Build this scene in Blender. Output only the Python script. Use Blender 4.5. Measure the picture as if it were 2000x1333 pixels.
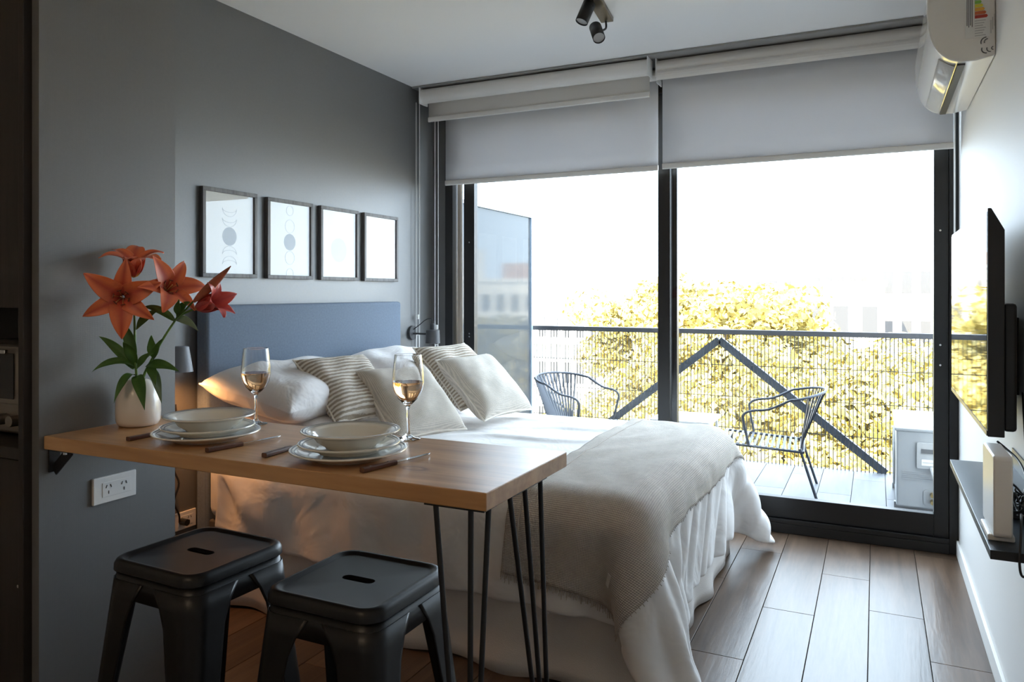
import bpy, bmesh, math, random
import numpy as np
from mathutils import Vector, Matrix, Euler

for o in list(bpy.data.objects): bpy.data.objects.remove(o)
S = bpy.context.scene
COL = S.collection
random.seed(7); RNG = np.random.default_rng(7)

# ------------------------------------------------------------------ camera
F, HZ, CAMZ = 1479.0, 571.0, 1.293           # focal length in px, horizon row, camera height
YAW = math.atan2(710.0, F)
cd = bpy.data.cameras.new('camera'); cam = bpy.data.objects.new('camera', cd); COL.objects.link(cam)
cd.sensor_width = 36; cd.lens = F/2000*36; cd.shift_y = -(666.5-HZ)/2000
cd.clip_start = 0.05; cd.clip_end = 500
cam.location = (0, 0, CAMZ); cam.rotation_euler = (math.pi/2, 0, YAW)
S.camera = cam

# ------------------------------------------------------------------ world, sun, exposure
W = bpy.data.worlds.new('sky'); S.world = W; W.use_nodes = True
bg = W.node_tree.nodes['Background']
bg.inputs['Color'].default_value = (0.70, 0.85, 1.0, 1); bg.inputs['Strength'].default_value = 5.4
sd = bpy.data.lights.new('sun', 'SUN'); sd.energy = 16.0; sd.angle = math.radians(0.6); sd.color = (1.0, 0.86, 0.62)
so = bpy.data.objects.new('sun', sd); COL.objects.link(so)
so.rotation_euler = Vector((0.30, 0.62, -0.72)).to_track_quat('-Z', 'Y').to_euler()
so.location = (0, -5, 20)
pd_ = bpy.data.lights.new('window_portal', 'AREA'); pd_.shape = 'RECTANGLE'; pd_.size = 2.95; pd_.size_y = 2.1
pd_.cycles.is_portal = True
po = bpy.data.objects.new('window_portal', pd_); COL.objects.link(po)
po.location = (-1.1, 4.5, 1.05); po.rotation_euler = (-math.pi/2, 0, 0)
S.view_settings.view_transform = 'Standard'; S.view_settings.look = 'None'
S.view_settings.gamma = 1; S.view_settings.use_curve_mapping = False
S.view_settings.exposure = 1.1
S.cycles.diffuse_bounces = 8; S.cycles.max_bounces = 16

# ------------------------------------------------------------------ pixel helpers
FW = np.array([-math.sin(YAW), math.cos(YAW), 0]); RT = np.array([math.cos(YAW), math.sin(YAW), 0])
CP = np.array([0, 0, CAMZ])
def ray(px, py): return FW + (px-1000)/F*RT + np.array([0, 0, (HZ-py)/F])
def onX(px, py, X): d = ray(px, py); return CP + d*(X/d[0])
def onY(px, py, Y): d = ray(px, py); return CP + d*(Y/d[1])
def onZ(px, py, Z): d = ray(px, py); return CP + d*((Z-CAMZ)/d[2])
def at(px, py, t): return CP + ray(px, py)*t

# ------------------------------------------------------------------ mesh helpers
class MB:
    def __init__(s): s.v = []; s.f = []
    def add(s, vs, fs):
        b = len(s.v); s.v += [tuple(map(float, v)) for v in vs]; s.f += [tuple(i+b for i in f) for f in fs]; return s
    def box(s, x0, x1, y0, y1, z0, z1):
        return s.add([(x0,y0,z0),(x1,y0,z0),(x1,y1,z0),(x0,y1,z0),(x0,y0,z1),(x1,y0,z1),(x1,y1,z1),(x0,y1,z1)],
            [(0,3,2,1),(4,5,6,7),(0,1,5,4),(1,2,6,5),(2,3,7,6),(3,0,4,7)])
    def bar(s, p0, p1, w, h, up=(0,0,1)):
        p0 = Vector(p0); p1 = Vector(p1); d = (p1-p0).normalized(); a = d.cross(Vector(up))
        if a.length < 1e-5: a = d.cross(Vector((1,0,0)))
        a.normalize(); b = a.cross(d).normalized()
        vs = [p+a*(i*w/2)+b*(j*h/2) for p in (p0, p1) for i, j in ((-1,-1),(1,-1),(1,1),(-1,1))]
        return s.add(vs, [(3,2,1,0),(4,5,6,7),(0,1,5,4),(1,2,6,5),(2,3,7,6),(3,0,4,7)])
    def cyl(s, p0, p1, r0, r1=None, n=16, cap=True):
        r1 = r0 if r1 is None else r1
        p0 = Vector(p0); p1 = Vector(p1); d = (p1-p0).normalized()
        a = d.orthogonal().normalized(); b = d.cross(a)
        vs = []
        for p, r in ((p0, r0), (p1, r1)):
            for k in range(n):
                t = 2*math.pi*k/n; vs.append(p+(a*math.cos(t)+b*math.sin(t))*r)
        fs = [(k, (k+1) % n, n+(k+1) % n, n+k) for k in range(n)]
        if cap: fs += [tuple(reversed(range(n))), tuple(range(n, 2*n))]
        return s.add(vs, fs)
    def tube(s, pts, r, n=8, closed=False, taper=None):
        P = [Vector(p) for p in pts]; m = len(P); vs = []; fs = []
        nrm = None
        for i, p in enumerate(P):
            a = P[(i-1) % m] if (closed or i > 0) else P[i]
            b = P[(i+1) % m] if (closed or i < m-1) else P[i]
            d = (b-a).normalized()
            if nrm is None: nrm = d.orthogonal().normalized()
            nrm = (nrm-d*nrm.dot(d)).normalized(); bi = d.cross(nrm)
            rr = r*(taper(i/(m-1)) if taper else 1)
            for k in range(n):
                t = 2*math.pi*k/n; vs.append(p+(nrm*math.cos(t)+bi*math.sin(t))*rr)
        for i in range(m if closed else m-1):
            j = (i+1) % m
            for k in range(n): fs.append((i*n+k, i*n+(k+1) % n, j*n+(k+1) % n, j*n+k))
        if not closed: fs += [tuple(reversed(range(n))), tuple(range((m-1)*n, m*n))]
        return s.add(vs, fs)
    def lathe(s, prof, n=32, c=(0,0,0)):
        vs = []; fs = []; m = len(prof)
        for r, z in prof:
            for k in range(n):
                t = 2*math.pi*k/n; vs.append((c[0]+max(r,1e-5)*math.cos(t), c[1]+max(r,1e-5)*math.sin(t), c[2]+z))
        for i in range(m-1):
            for k in range(n): fs.append((i*n+k, i*n+(k+1) % n, (i+1)*n+(k+1) % n, (i+1)*n+k))
        return s.add(vs, fs)
    def grid(s, fn, nu, nv, cu=False):
        vs = [fn(i/(nu if cu else nu-1), j/(nv-1)) for i in range(nu) for j in range(nv)]
        fs = []
        for i in range(nu if cu else nu-1):
            for j in range(nv-1):
                i2 = (i+1) % nu; fs.append((i*nv+j, i2*nv+j, i2*nv+j+1, i*nv+j+1))
        return s.add(vs, fs)
    def prism(s, poly, fn0, fn1):
        n = len(poly); vs = [fn0(*p) for p in poly]+[fn1(*p) for p in poly]
        return s.add(vs, [tuple(reversed(range(n))), tuple(range(n, 2*n))]+[(k, (k+1) % n, n+(k+1) % n, n+k) for k in range(n)])
    def build(s, name, mat, parent=None, world=False, smooth=False, bevel=0, solid=0, sub=0, fix=True, seg=2):
        V = np.array(s.v)
        loc = np.zeros(3)
        if parent is None:
            mn, mx = V.min(0), V.max(0); loc = np.array([(mn[0]+mx[0])/2, (mn[1]+mx[1])/2, mn[2]])
            V = V-loc
        elif world:
            pl = np.array(parent.location)
            if parent.parent: pl = pl+np.array(parent.parent.location)
            V = V-pl
        me = bpy.data.meshes.new(name); me.from_pydata(V.tolist(), [], s.f)
        if fix:
            bm = bmesh.new(); bm.from_mesh(me); bmesh.ops.recalc_face_normals(bm, faces=bm.faces); bm.to_mesh(me); bm.free()
        if smooth:
            me.polygons.foreach_set('use_smooth', [True]*len(me.polygons))
            if smooth != 'all': me.set_sharp_from_angle(angle=math.radians(40))
        o = bpy.data.objects.new(name, me); COL.objects.link(o); o.location = loc
        if parent: o.parent = parent
        if mat: me.materials.append(mat)
        if bevel:
            md = o.modifiers.new('bevel', 'BEVEL'); md.width = bevel; md.segments = seg; md.limit_method = 'ANGLE'; md.angle_limit = math.radians(40)
            me.polygons.foreach_set('use_smooth', [True]*len(me.polygons)); me.set_sharp_from_angle(angle=math.radians(35))
            md.harden_normals = True
        if solid:
            md = o.modifiers.new('solid', 'SOLIDIFY'); md.thickness = solid; md.offset = 1
        if sub:
            md = o.modifiers.new('sub', 'SUBSURF'); md.levels = sub; md.render_levels = sub
        return o

def thing(name, label, cat, loc=(0,0,0), rotz=0, group=None):
    o = bpy.data.objects.new(name, None); COL.objects.link(o); o.empty_display_size = 0.05
    o.location = tuple(map(float, loc)); o.rotation_euler = (0, 0, rotz); tag(o, label, cat, group); return o
def tag(o, label, cat, group=None):
    o['label'] = label; o['category'] = cat
    if group: o['group'] = group
    return o
def struct(o, label=None, cat=None):
    o['kind'] = 'structure'
    if label: o['label'] = label
    if cat: o['category'] = cat
    return o
def copy_tree(o, parent=None):
    c = o.copy(); COL.objects.link(c); c.parent = parent
    for ch in o.children: copy_tree(ch, c)
    return c
def inst(o, parent, loc=None, rot=None, scale=None):
    c = o.copy(); COL.objects.link(c); c.parent = parent
    if loc is not None: c.location = loc
    if rot is not None: c.rotation_euler = rot
    if scale is not None: c.scale = scale
    return c
def smooth_path(pts, n=8):
    P = [np.array(p, float) for p in pts]; P = [2*P[0]-P[1]]+P+[2*P[-1]-P[-2]]; out = []
    for i in range(1, len(P)-2):
        for k in range(n):
            t = k/n; a, b, c, d = P[i-1:i+3]
            out.append(.5*((2*b)+(-a+c)*t+(2*a-5*b+4*c-d)*t*t+(-a+3*b-3*c+d)*t**3))
    out.append(P[-2]); return out
def rrect(x0, x1, y0, y1, r, n=6):
    out = []
    for cx, cy, a0 in ((x1-r, y1-r, 0), (x0+r, y1-r, 90), (x0+r, y0+r, 180), (x1-r, y0+r, 270)):
        for k in range(n+1):
            t = math.radians(a0+90*k/n); out.append((cx+r*math.cos(t), cy+r*math.sin(t)))
    return out

# ------------------------------------------------------------------ materials
def M(name, col, rough=.5, metal=0, bump=0, bscale=200, var=0, vscale=8, sheen=0, spec=None, coat=0, stretch=None, bdist=.004, **kw):
    m = bpy.data.materials.new(name); m.use_nodes = True; nt = m.node_tree; b = nt.nodes['Principled BSDF']
    b.inputs['Base Color'].default_value = (*col, 1); b.inputs['Roughness'].default_value = rough; b.inputs['Metallic'].default_value = metal
    if spec is not None: b.inputs['Specular IOR Level'].default_value = spec
    if coat: b.inputs['Coat Weight'].default_value = coat; b.inputs['Coat Roughness'].default_value = .08
    if sheen: b.inputs['Sheen Weight'].default_value = sheen
    for k, v in kw.items(): b.inputs[k.replace('_', ' ')].default_value = v
    if bump or var:
        tc = nt.nodes.new('ShaderNodeTexCoord'); mp = nt.nodes.new('ShaderNodeMapping')
        nt.links.new(tc.outputs['Object'], mp.inputs[0])
        if stretch: mp.inputs['Scale'].default_value = stretch
    if var:
        n = nt.nodes.new('ShaderNodeTexNoise'); n.inputs['Scale'].default_value = vscale; n.inputs['Detail'].default_value = 5
        r = nt.nodes.new('ShaderNodeValToRGB'); nt.links.new(mp.outputs[0], n.inputs['Vector'])
        r.color_ramp.elements[0].position = .3; r.color_ramp.elements[1].position = .7
        r.color_ramp.elements[0].color = (*[c*(1-var) for c in col], 1); r.color_ramp.elements[1].color = (*[min(1, c*(1+var)) for c in col], 1)
        nt.links.new(n.outputs[0], r.inputs[0]); nt.links.new(r.outputs[0], b.inputs['Base Color'])
    if bump:
        n2 = nt.nodes.new('ShaderNodeTexNoise'); n2.inputs['Scale'].default_value = bscale; n2.inputs['Detail'].default_value = 3
        bp = nt.nodes.new('ShaderNodeBump'); bp.inputs['Strength'].default_value = bump; bp.inputs['Distance'].default_value = bdist
        n2.inputs['Distortion'].default_value = .6 if bdist > .01 else 0
        nt.links.new(mp.outputs[0], n2.inputs['Vector']); nt.links.new(n2.outputs[0], bp.inputs['Height']); nt.links.new(bp.outputs[0], b.inputs['Normal'])
    return m
def weave_mat(name, col, rough, scale, strength, var=.12, col2=None, axes='XYZ', sheen=.0, dist=.003, coord='Object', spec=.25):
    """woven cloth: crossed wave threads give bump and a slight tone change"""
    m = bpy.data.materials.new(name); m.use_nodes = True; nt = m.node_tree; b = nt.nodes['Principled BSDF']; N = nt.nodes.new; L = nt.links.new
    b.inputs['Roughness'].default_value = rough; b.inputs['Specular IOR Level'].default_value = spec; b.inputs['Sheen Weight'].default_value = sheen
    tc = N('ShaderNodeTexCoord'); ws = []
    for ax in axes:
        w = N('ShaderNodeTexWave'); w.bands_direction = ax; w.inputs['Scale'].default_value = scale; w.inputs['Distortion'].default_value = 1.5
        w.inputs['Detail'].default_value = 2; w.inputs['Detail Scale'].default_value = 2
        L(tc.outputs[coord], w.inputs['Vector']); ws.append(w)
    h = ws[0].outputs['Fac']
    for w in ws[1:]:
        mm = N('ShaderNodeMath'); mm.operation = 'ADD'; L(h, mm.inputs[0]); L(w.outputs['Fac'], mm.inputs[1]); h = mm.outputs[0]
    dv = N('ShaderNodeMath'); dv.operation = 'DIVIDE'; L(h, dv.inputs[0]); dv.inputs[1].default_value = len(axes); h = dv.outputs[0]
    n = N('ShaderNodeTexNoise'); n.inputs['Scale'].default_value = scale*.6; n.inputs['Detail'].default_value = 6; L(tc.outputs['Object'], n.inputs['Vector'])
    mx = N('ShaderNodeMath'); mx.operation = 'MULTIPLY_ADD'; L(n.outputs[0], mx.inputs[0]); mx.inputs[1].default_value = .5; L(h, mx.inputs[2])
    r = N('ShaderNodeValToRGB'); r.color_ramp.elements[0].position = .45; r.color_ramp.elements[1].position = 1.0
    c2 = col2 or tuple(c*(1-2*var) for c in col)
    r.color_ramp.elements[0].color = (*c2, 1); r.color_ramp.elements[1].color = (*[min(1, c*(1+var*.4)) for c in col], 1)
    L(mx.outputs[0], r.inputs[0]); L(r.outputs[0], b.inputs['Base Color'])
    bp = N('ShaderNodeBump'); bp.inputs['Strength'].default_value = strength; bp.inputs['Distance'].default_value = dist
    L(mx.outputs[0], bp.inputs['Height']); L(bp.outputs[0], b.inputs['Normal'])
    return m
def wood_mat(name, c1, c2, axis='X', rough=.4, scale=1.0, per_object=False, knot=None, bump=.15, coat=0, c3=None, rgh2=None):
    m = bpy.data.materials.new(name); m.use_nodes = True; nt = m.node_tree; b = nt.nodes['Principled BSDF']; N = nt.nodes.new; L = nt.links.new
    tc = N('ShaderNodeTexCoord'); mp = N('ShaderNodeMapping'); src = tc.outputs['Object']
    if per_object:
        oi = N('ShaderNodeObjectInfo'); ml = N('ShaderNodeVectorMath'); ml.operation = 'SCALE'; ml.inputs[0].default_value = (7, 31, 3); L(oi.outputs['Random'], ml.inputs['Scale'])
        ad = N('ShaderNodeVectorMath'); L(src, ad.inputs[0]); L(ml.outputs[0], ad.inputs[1]); src = ad.outputs[0]
    L(src, mp.inputs[0]); k = {'X': (1.2, 14, 14), 'Y': (14, 1.2, 14), 'Z': (14, 14, 1.2)}[axis]
    mp.inputs['Scale'].default_value = [q*scale for q in k]
    n = N('ShaderNodeTexNoise'); n.inputs['Scale'].default_value = 1.6; n.inputs['Detail'].default_value = 7; n.inputs['Distortion'].default_value = .8; L(mp.outputs[0], n.inputs['Vector'])
    n2 = N('ShaderNodeTexNoise'); n2.inputs['Scale'].default_value = 9; n2.inputs['Detail'].default_value = 4; L(mp.outputs[0], n2.inputs['Vector'])
    mx = N('ShaderNodeMath'); mx.operation = 'MULTIPLY_ADD'; L(n2.outputs[0], mx.inputs[0]); mx.inputs[1].default_value = .35; L(n.outputs[0], mx.inputs[2]); h = mx.outputs[0]
    r = N('ShaderNodeValToRGB'); r.color_ramp.elements[0].position = .42; r.color_ramp.elements[1].position = .88
    r.color_ramp.elements[0].color = (*c1, 1); r.color_ramp.elements[1].color = (*c2, 1)
    L(h, r.inputs[0]); out = r.outputs[0]
    if per_object:
        hs = N('ShaderNodeHueSaturation'); mr = N('ShaderNodeMapRange'); L(oi.outputs['Random'], mr.inputs[0]); mr.inputs[3].default_value = .8; mr.inputs[4].default_value = 1.2
        L(mr.outputs[0], hs.inputs['Value']); L(out, hs.inputs['Color']); out = hs.outputs[0]
    if knot:
        for kx, ky, kr in knot:
            sb = N('ShaderNodeVectorMath'); sb.operation = 'SUBTRACT'; L(tc.outputs['Object'], sb.inputs[0]); sb.inputs[1].default_value = (kx, ky, 0)
            sc = N('ShaderNodeVectorMath'); sc.operation = 'MULTIPLY'; L(sb.outputs[0], sc.inputs[0]); sc.inputs[1].default_value = (.7, 1.5, 0)
            ln = N('ShaderNodeVectorMath'); ln.operation = 'LENGTH'; L(sc.outputs[0], ln.inputs[0])
            ns = N('ShaderNodeMath'); ns.operation = 'MULTIPLY_ADD'; L(n.outputs[0], ns.inputs[0]); ns.inputs[1].default_value = .02; L(ln.outputs['Value'], ns.inputs[2])
            cr = N('ShaderNodeValToRGB'); L(ns.outputs[0], cr.inputs[0]); e = cr.color_ramp.elements
            e[0].position = kr*.3; e[0].color = (.75, .75, .75, 1); e[1].position = kr*2.2; e[1].color = (0, 0, 0, 1)
            q = e.new(kr*.75); q.color = (.25, .25, .25, 1); q = e.new(kr); q.color = (.95, .95, .95, 1); q = e.new(kr*1.3); q.color = (.4, .4, .4, 1)
            mc = N('ShaderNodeMixRGB'); L(cr.outputs[0], mc.inputs[0]); L(out, mc.inputs[1]); mc.inputs[2].default_value = (.16, .065, .025, 1); out = mc.outputs[0]
    L(out, b.inputs['Base Color']); b.inputs['Roughness'].default_value = rough
    if coat: b.inputs['Coat Weight'].default_value = coat; b.inputs['Coat Roughness'].default_value = .2
    bp = N('ShaderNodeBump'); bp.inputs['Strength'].default_value = bump; bp.inputs['Distance'].default_value = .002; L(h, bp.inputs['Height']); L(bp.outputs[0], b.inputs['Normal'])
    return m
def pane_mat(name, tint=(1,1,1), refl=1.0, rough=.0, frost=None):
    """window glass: clear pass-through plus fresnel mirror"""
    m = bpy.data.materials.new(name); m.use_nodes = True; nt = m.node_tree; nt.nodes.remove(nt.nodes['Principled BSDF']); N = nt.nodes.new; L = nt.links.new
    out = [n for n in nt.nodes if n.type == 'OUTPUT_MATERIAL'][0]
    t = N('ShaderNodeBsdfTransparent'); t.inputs[0].default_value = (*tint, 1)
    g = N('ShaderNodeBsdfGlossy'); g.inputs['Roughness'].default_value = rough
    f = N('ShaderNodeFresnel'); f.inputs[0].default_value = 1.5
    ml = N('ShaderNodeMath'); ml.operation = 'MULTIPLY'; L(f.outputs[0], ml.inputs[0]); ml.inputs[1].default_value = refl; ml.use_clamp = True
    ge = N('ShaderNodeNewGeometry'); iv = N('ShaderNodeMath'); iv.operation = 'SUBTRACT'; iv.inputs[0].default_value = 1; L(ge.outputs['Backfacing'], iv.inputs[1])
    m2 = N('ShaderNodeMath'); m2.operation = 'MULTIPLY'; L(ml.outputs[0], m2.inputs[0]); L(iv.outputs[0], m2.inputs[1]); ml = m2
    base = t.outputs[0]
    if frost:
        tr = N('ShaderNodeBsdfTranslucent'); tr.inputs[0].default_value = (*frost[1], 1); df = N('ShaderNodeBsdfDiffuse'); df.inputs[0].default_value = (*frost[1], 1)
        a = N('ShaderNodeMixShader'); a.inputs[0].default_value = .5; L(tr.outputs[0], a.inputs[1]); L(df.outputs[0], a.inputs[2])
        c = N('ShaderNodeMixShader'); c.inputs[0].default_value = frost[0]; L(base, c.inputs[1]); L(a.outputs[0], c.inputs[2]); base = c.outputs[0]
    mx = N('ShaderNodeMixShader'); L(ml.outputs[0], mx.inputs[0]); L(base, mx.inputs[1]); L(g.outputs[0], mx.inputs[2]); L(mx.outputs[0], out.inputs[0])
    return m
def blind_mat(name, col, trans):
    m = bpy.data.materials.new(name); m.use_nodes = True; nt = m.node_tree; b = nt.nodes['Principled BSDF']; N = nt.nodes.new; L = nt.links.new
    out = [n for n in nt.nodes if n.type == 'OUTPUT_MATERIAL'][0]
    b.inputs['Base Color'].default_value = (*col, 1); b.inputs['Roughness'].default_value = .9; b.inputs['Specular IOR Level'].default_value = .1
    t = N('ShaderNodeBsdfTranslucent'); t.inputs[0].default_value = (*col, 1); mx = N('ShaderNodeMixShader'); mx.inputs[0].default_value = trans
    L(b.outputs[0], mx.inputs[1]); L(t.outputs[0], mx.inputs[2]); L(mx.outputs[0], out.inputs[0])
    return m
def emit_mat(name, col, s):
    m = bpy.data.materials.new(name); m.use_nodes = True; b = m.node_tree.nodes['Principled BSDF']
    b.inputs['Base Color'].default_value = (*col, 1); b.inputs['Emission Color'].default_value = (*col, 1); b.inputs['Emission Strength'].default_value = s; return m

m_wallpaper = weave_mat('linen_wallpaper', (.135, .134, .134), .40, 160, .25, .10, axes='YZ', dist=.0005, spec=1.0)
m_white_wall = M('white_wall_paint', (.82, .81, .79), .55, bump=.03, bscale=120)
m_ceiling = M('ceiling_paint', (.86, .84, .82), .8, bump=.03, bscale=90)
m_black_frame = M('black_aluminium', (.018, .017, .017), .38, .3)
m_black_metal = M('black_powder_coat', (.012, .012, .013), .45)
m_stool = M('dark_bronze_metal', (.009, .008, .008), .38, .25)
m_dark_cab = wood_mat('dark_cabinet_board', (.016, .012, .010), (.030, .023, .019), 'Z', .55)
m_cab_void = M('dark_niche_board', (.010, .009, .009), .6)
m_floor_wood = wood_mat('wood_look_tile', (.060, .035, .021), (.130, .082, .053), 'Y', .32, .8, per_object=True, bump=.5)
m_grout = M('floor_grout', (.045, .036, .030), .8)
m_table = wood_mat('oak_slab', (.34, .165, .062), (.62, .36, .17), 'X', .34, .55, bump=.12, coat=.1, knot=[(.43, -.095, .032), (-.2, .1, .012)])
m_white_linen = M('white_linen', (.80, .78, .77), .85, bump=.55, bscale=5.5, sheen=.2, spec=.2, bdist=.03)
m_skirt = M('skirt_linen', (.66, .62, .59), .9, bump=.2, bscale=260, spec=.15)
m_pillow = M('pillowcase_cotton', (.82, .79, .78), .8, bump=.8, bscale=7, spec=.2, bdist=.02)
m_waffle = weave_mat('waffle_knit', (.72, .66, .585), .95, 62, .45, .14, axes='XY', dist=.006)
m_throw = weave_mat('throw_weave', (.66, .60, .54), .95, 62, .8, .16, axes='XY', dist=.004, coord='UV')
m_throw_trim = M('throw_selvedge', (.47, .42, .37), .95)
m_headboard = weave_mat('headboard_fabric', (.20, .245, .315), .9, 170, .4, .22, axes='YZ', dist=.002)
m_ceramic = M('cream_ceramic', (.80, .78, .72), .16, coat=.4)
m_vase = M('vase_ceramic', (.80, .73, .67), .22, coat=.3)
m_plate_line = M('plate_line', (.16, .17, .19), .3)
m_steel = M('stainless_steel', (.62, .61, .60), .2, 1)
m_handle_wood = wood_mat('cutlery_wood', (.075, .03, .018), (.15, .065, .04), 'Y', .4, 3)
m_white_plastic = M('white_plastic', (.80, .79, .77), .3)
m_ac_plastic = M('glossy_white_plastic', (.80, .78, .74), .14, coat=.5)
m_dark_plastic = M('dark_plastic', (.02, .02, .022), .4)
m_slot = M('socket_slot', (.02, .02, .02), .6)
m_grey_metal = M('grey_blue_metal', (.085, .10, .125), .5, .2)
m_glass_pane = pane_mat('window_glass', (.97, .98, .98), 1.0)
m_pic_glass = pane_mat('picture_glass', (1, 1, 1), 1.2)
m_part_glass = pane_mat('partition_glass', (.90, .93, .93), .45, .05, frost=(.93, (.13, .14, .15)))
m_glass = M('clear_glass', (1, 1, 1), 0.0, Transmission_Weight=1.0, IOR=1.45)
m_wine = M('rose_wine', (.93, .52, .25), 0.0, Transmission_Weight=1.0, IOR=1.33)
m_blind = blind_mat('blackout_fabric', (.76, .76, .78), .16)
m_blind_sheer = blind_mat('sheer_fabric', (.74, .71, .67), .15)
m_cassette = M('blind_tube', (.74, .71, .67), .5)

# ================================================================== the room
XL, XR, YW, ZC = -2.66, .369, 4.32, 2.60
XP, YP0, YP1 = -2.007, 1.268, 1.706          # kitchen pillar: face and ends
YB = -2.6                                      # rear wall behind the viewer
XK = -3.3                                      # kitchen side wall
floor = struct(MB().box(XK-.1, XR+.1, YB-.1, YW+.16, -.14, -.008).build('floor', m_grout), 'brown wood-look plank floor of the room', 'floor')
pl_mesh = MB().box(.0012, .1958, .0012, 1.1988, -.008, 0).build('plank', m_floor_wood, floor, world=False, bevel=.0012, seg=1)
fl = np.array(floor.location); first = True
joints = {-1: 1.35, 0: 1.00, 1: .62, -2: .85, -3: .35, -4: 1.1}
for c in range(-17, 2):
    x0 = -.024+.197*c
    if x0 < XK: continue
    ph = joints.get(c, (c*.437) % 1.2)
    y = ph-2.4
    while y < YW+.15:
        y0, y1 = y, y+1.2; y += 1.2
        if y1 < -1.0: continue
        sc = 1.0
        if y1 > YW+.15: sc = (YW+.15-y0)/1.2
        if sc < .02: continue
        o = pl_mesh if first else inst(pl_mesh, floor)
        first = False
        o.location = (x0-fl[0], y0-fl[1], -fl[2]); o.scale = (1, sc, 1)
struct(MB().box(XK-.1, XR+.1, YB-.1, YW+.16, ZC, ZC+.2).build('ceiling', m_ceiling), 'smooth off-white ceiling', 'ceiling')
struct(MB().box(XL-.12, XL, YP1-.05, YW+.16, 0, ZC).build('wall_left', m_wallpaper), 'grey linen-textured wallpaper wall behind the bed', 'wall')
struct(MB().box(XP-.03, XP, YP0+.004, YP1, 0, ZC).box(XK-.02, XP-.03, YP1-.06, YP1, 0, ZC).build('wall_kitchen', m_wallpaper), 'grey linen-textured projecting wall the table is fixed to', 'wall')
struct(MB().box(XR, XR+.12, YB-.1, YW+.16, 0, ZC).build('wall_right', m_white_wall), 'white painted wall behind the television', 'wall')
struct(MB().box(XK-.1, XR+.1, YB-.12, YB, 0, ZC).build('wall_back', m_white_wall), 'white wall at the rear of the room', 'wall')
struct(MB().box(XK-.12, XK, YB, YP1, 0, ZC).build('wall_kitchen_side', m_white_wall), 'white wall beside the kitchen cabinets', 'wall')
ww = MB(); ww.box(XL, -2.553, YW, YW+.15, 0, ZC); ww.box(-2.553, XR, YW, YW+.15, 2.5, ZC)
struct(ww.build('wall_window', m_wallpaper), 'narrow grey wall strip and lintel around the glazed doors', 'wall')
struct(MB().box(XR-.012, XR, -1.5, YW-.03, 0, .075).build('baseboard_right', m_white_wall, bevel=.003), 'low white baseboard along the white wall', 'baseboard')
# rest of the building, which shades the balcony
fc = MB(); fc.box(-12, XL-.13, YW, YW+.15, -9, 3.4); fc.box(XR+.13, 9, YW, YW+.15, -9, 3.4); fc.box(XL-.13, XR+.13, YW, YW+.15, ZC+.21, 3.4); fc.box(XL-.13, XR+.13, YW, YW+.15, -9, -.15)
struct(fc.build('wall_facade', m_white_wall), 'pale outer wall of the apartment building', 'wall')

# ------------------------------------------------------------------ glazed sliding doors
win = bpy.data.objects.new('window_1', None); COL.objects.link(win); win.location = (-1.1, YW, 0)
struct(win, 'black aluminium sliding balcony doors with two large panes', 'window')
def wpart(name, mat, *boxes, bevel=.003):
    mb = MB()
    for b in boxes: mb.box(*b)
    return mb.build(name, mat, win, world=True, bevel=bevel)
wpart('frame_jamb', m_black_frame, (-2.553, -2.495, YW-.02, YW+.12, 0, 2.5))
wpart('frame_jamb', m_black_frame, (.328, .368, YW-.02, YW+.12, 0, 2.5))
wpart('frame_head', m_black_frame, (-2.495, .328, YW-.02, YW+.12, 2.44, 2.5))
wpart('frame_track', m_black_frame, (-2.495, .328, YW-.03, YW+.12, .0, .05), (-2.495, .328, YW-.03, YW-.012, .05, .075), (-2.495, .328, YW+.045, YW+.052, .05, .07))
wpart('sash_stile', m_black_frame, (-2.455, -2.376, YW+.055, YW+.105, .05, 2.44))
wpart('sash_stile', m_black_frame, (-1.118, -1.038, YW+.055, YW+.105, .05, 2.44))
wpart('sash_stile', m_black_frame, (-1.136, -1.064, YW-.005, YW+.045, .05, 2.44))
wpart('sash_stile', m_black_frame, (.262, .328, YW-.005, YW+.045, .05, 2.44))
wpart('sash_rail', m_black_frame, (-2.376, -1.118, YW+.055, YW+.105, .05, .185))
wpart('sash_rail', m_black_frame, (-1.064, .262, YW-.005, YW+.045, .075, .185))
wpart('sash_rail', m_black_frame, (-2.376, -1.118, YW+.055, YW+.105, 2.36, 2.44))
wpart('sash_rail', m_black_frame, (-1.064, .262, YW-.005, YW+.045, 2.36, 2.44))
wpart('glass_pane', m_glass_pane, (-2.376, -1.118, YW+.078, YW+.084, .185, 2.36), bevel=0)
wpart('glass_pane', m_glass_pane, (-1.064, .262, YW+.018, YW+.024, .185, 2.36), bevel=0)
wpart('brush_seal', M('grey_brush', (.35, .30, .25), .9), (-2.487, -2.463, YW+.03, YW+.05, .05, 2.44), bevel=0)
for zz in (.93, 1.03, 1.6):
    MB().cyl((.29, YW-.008, zz), (.29, YW-.004, zz), .005, n=10).build('screw', m_steel, win, world=True)
for zz in (.8, 1.0, 1.02, 1.62):
    MB().cyl((-2.41, YW+.05, zz), (-2.41, YW+.056, zz), .005, n=10).build('screw', m_steel, win, world=True)

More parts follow.
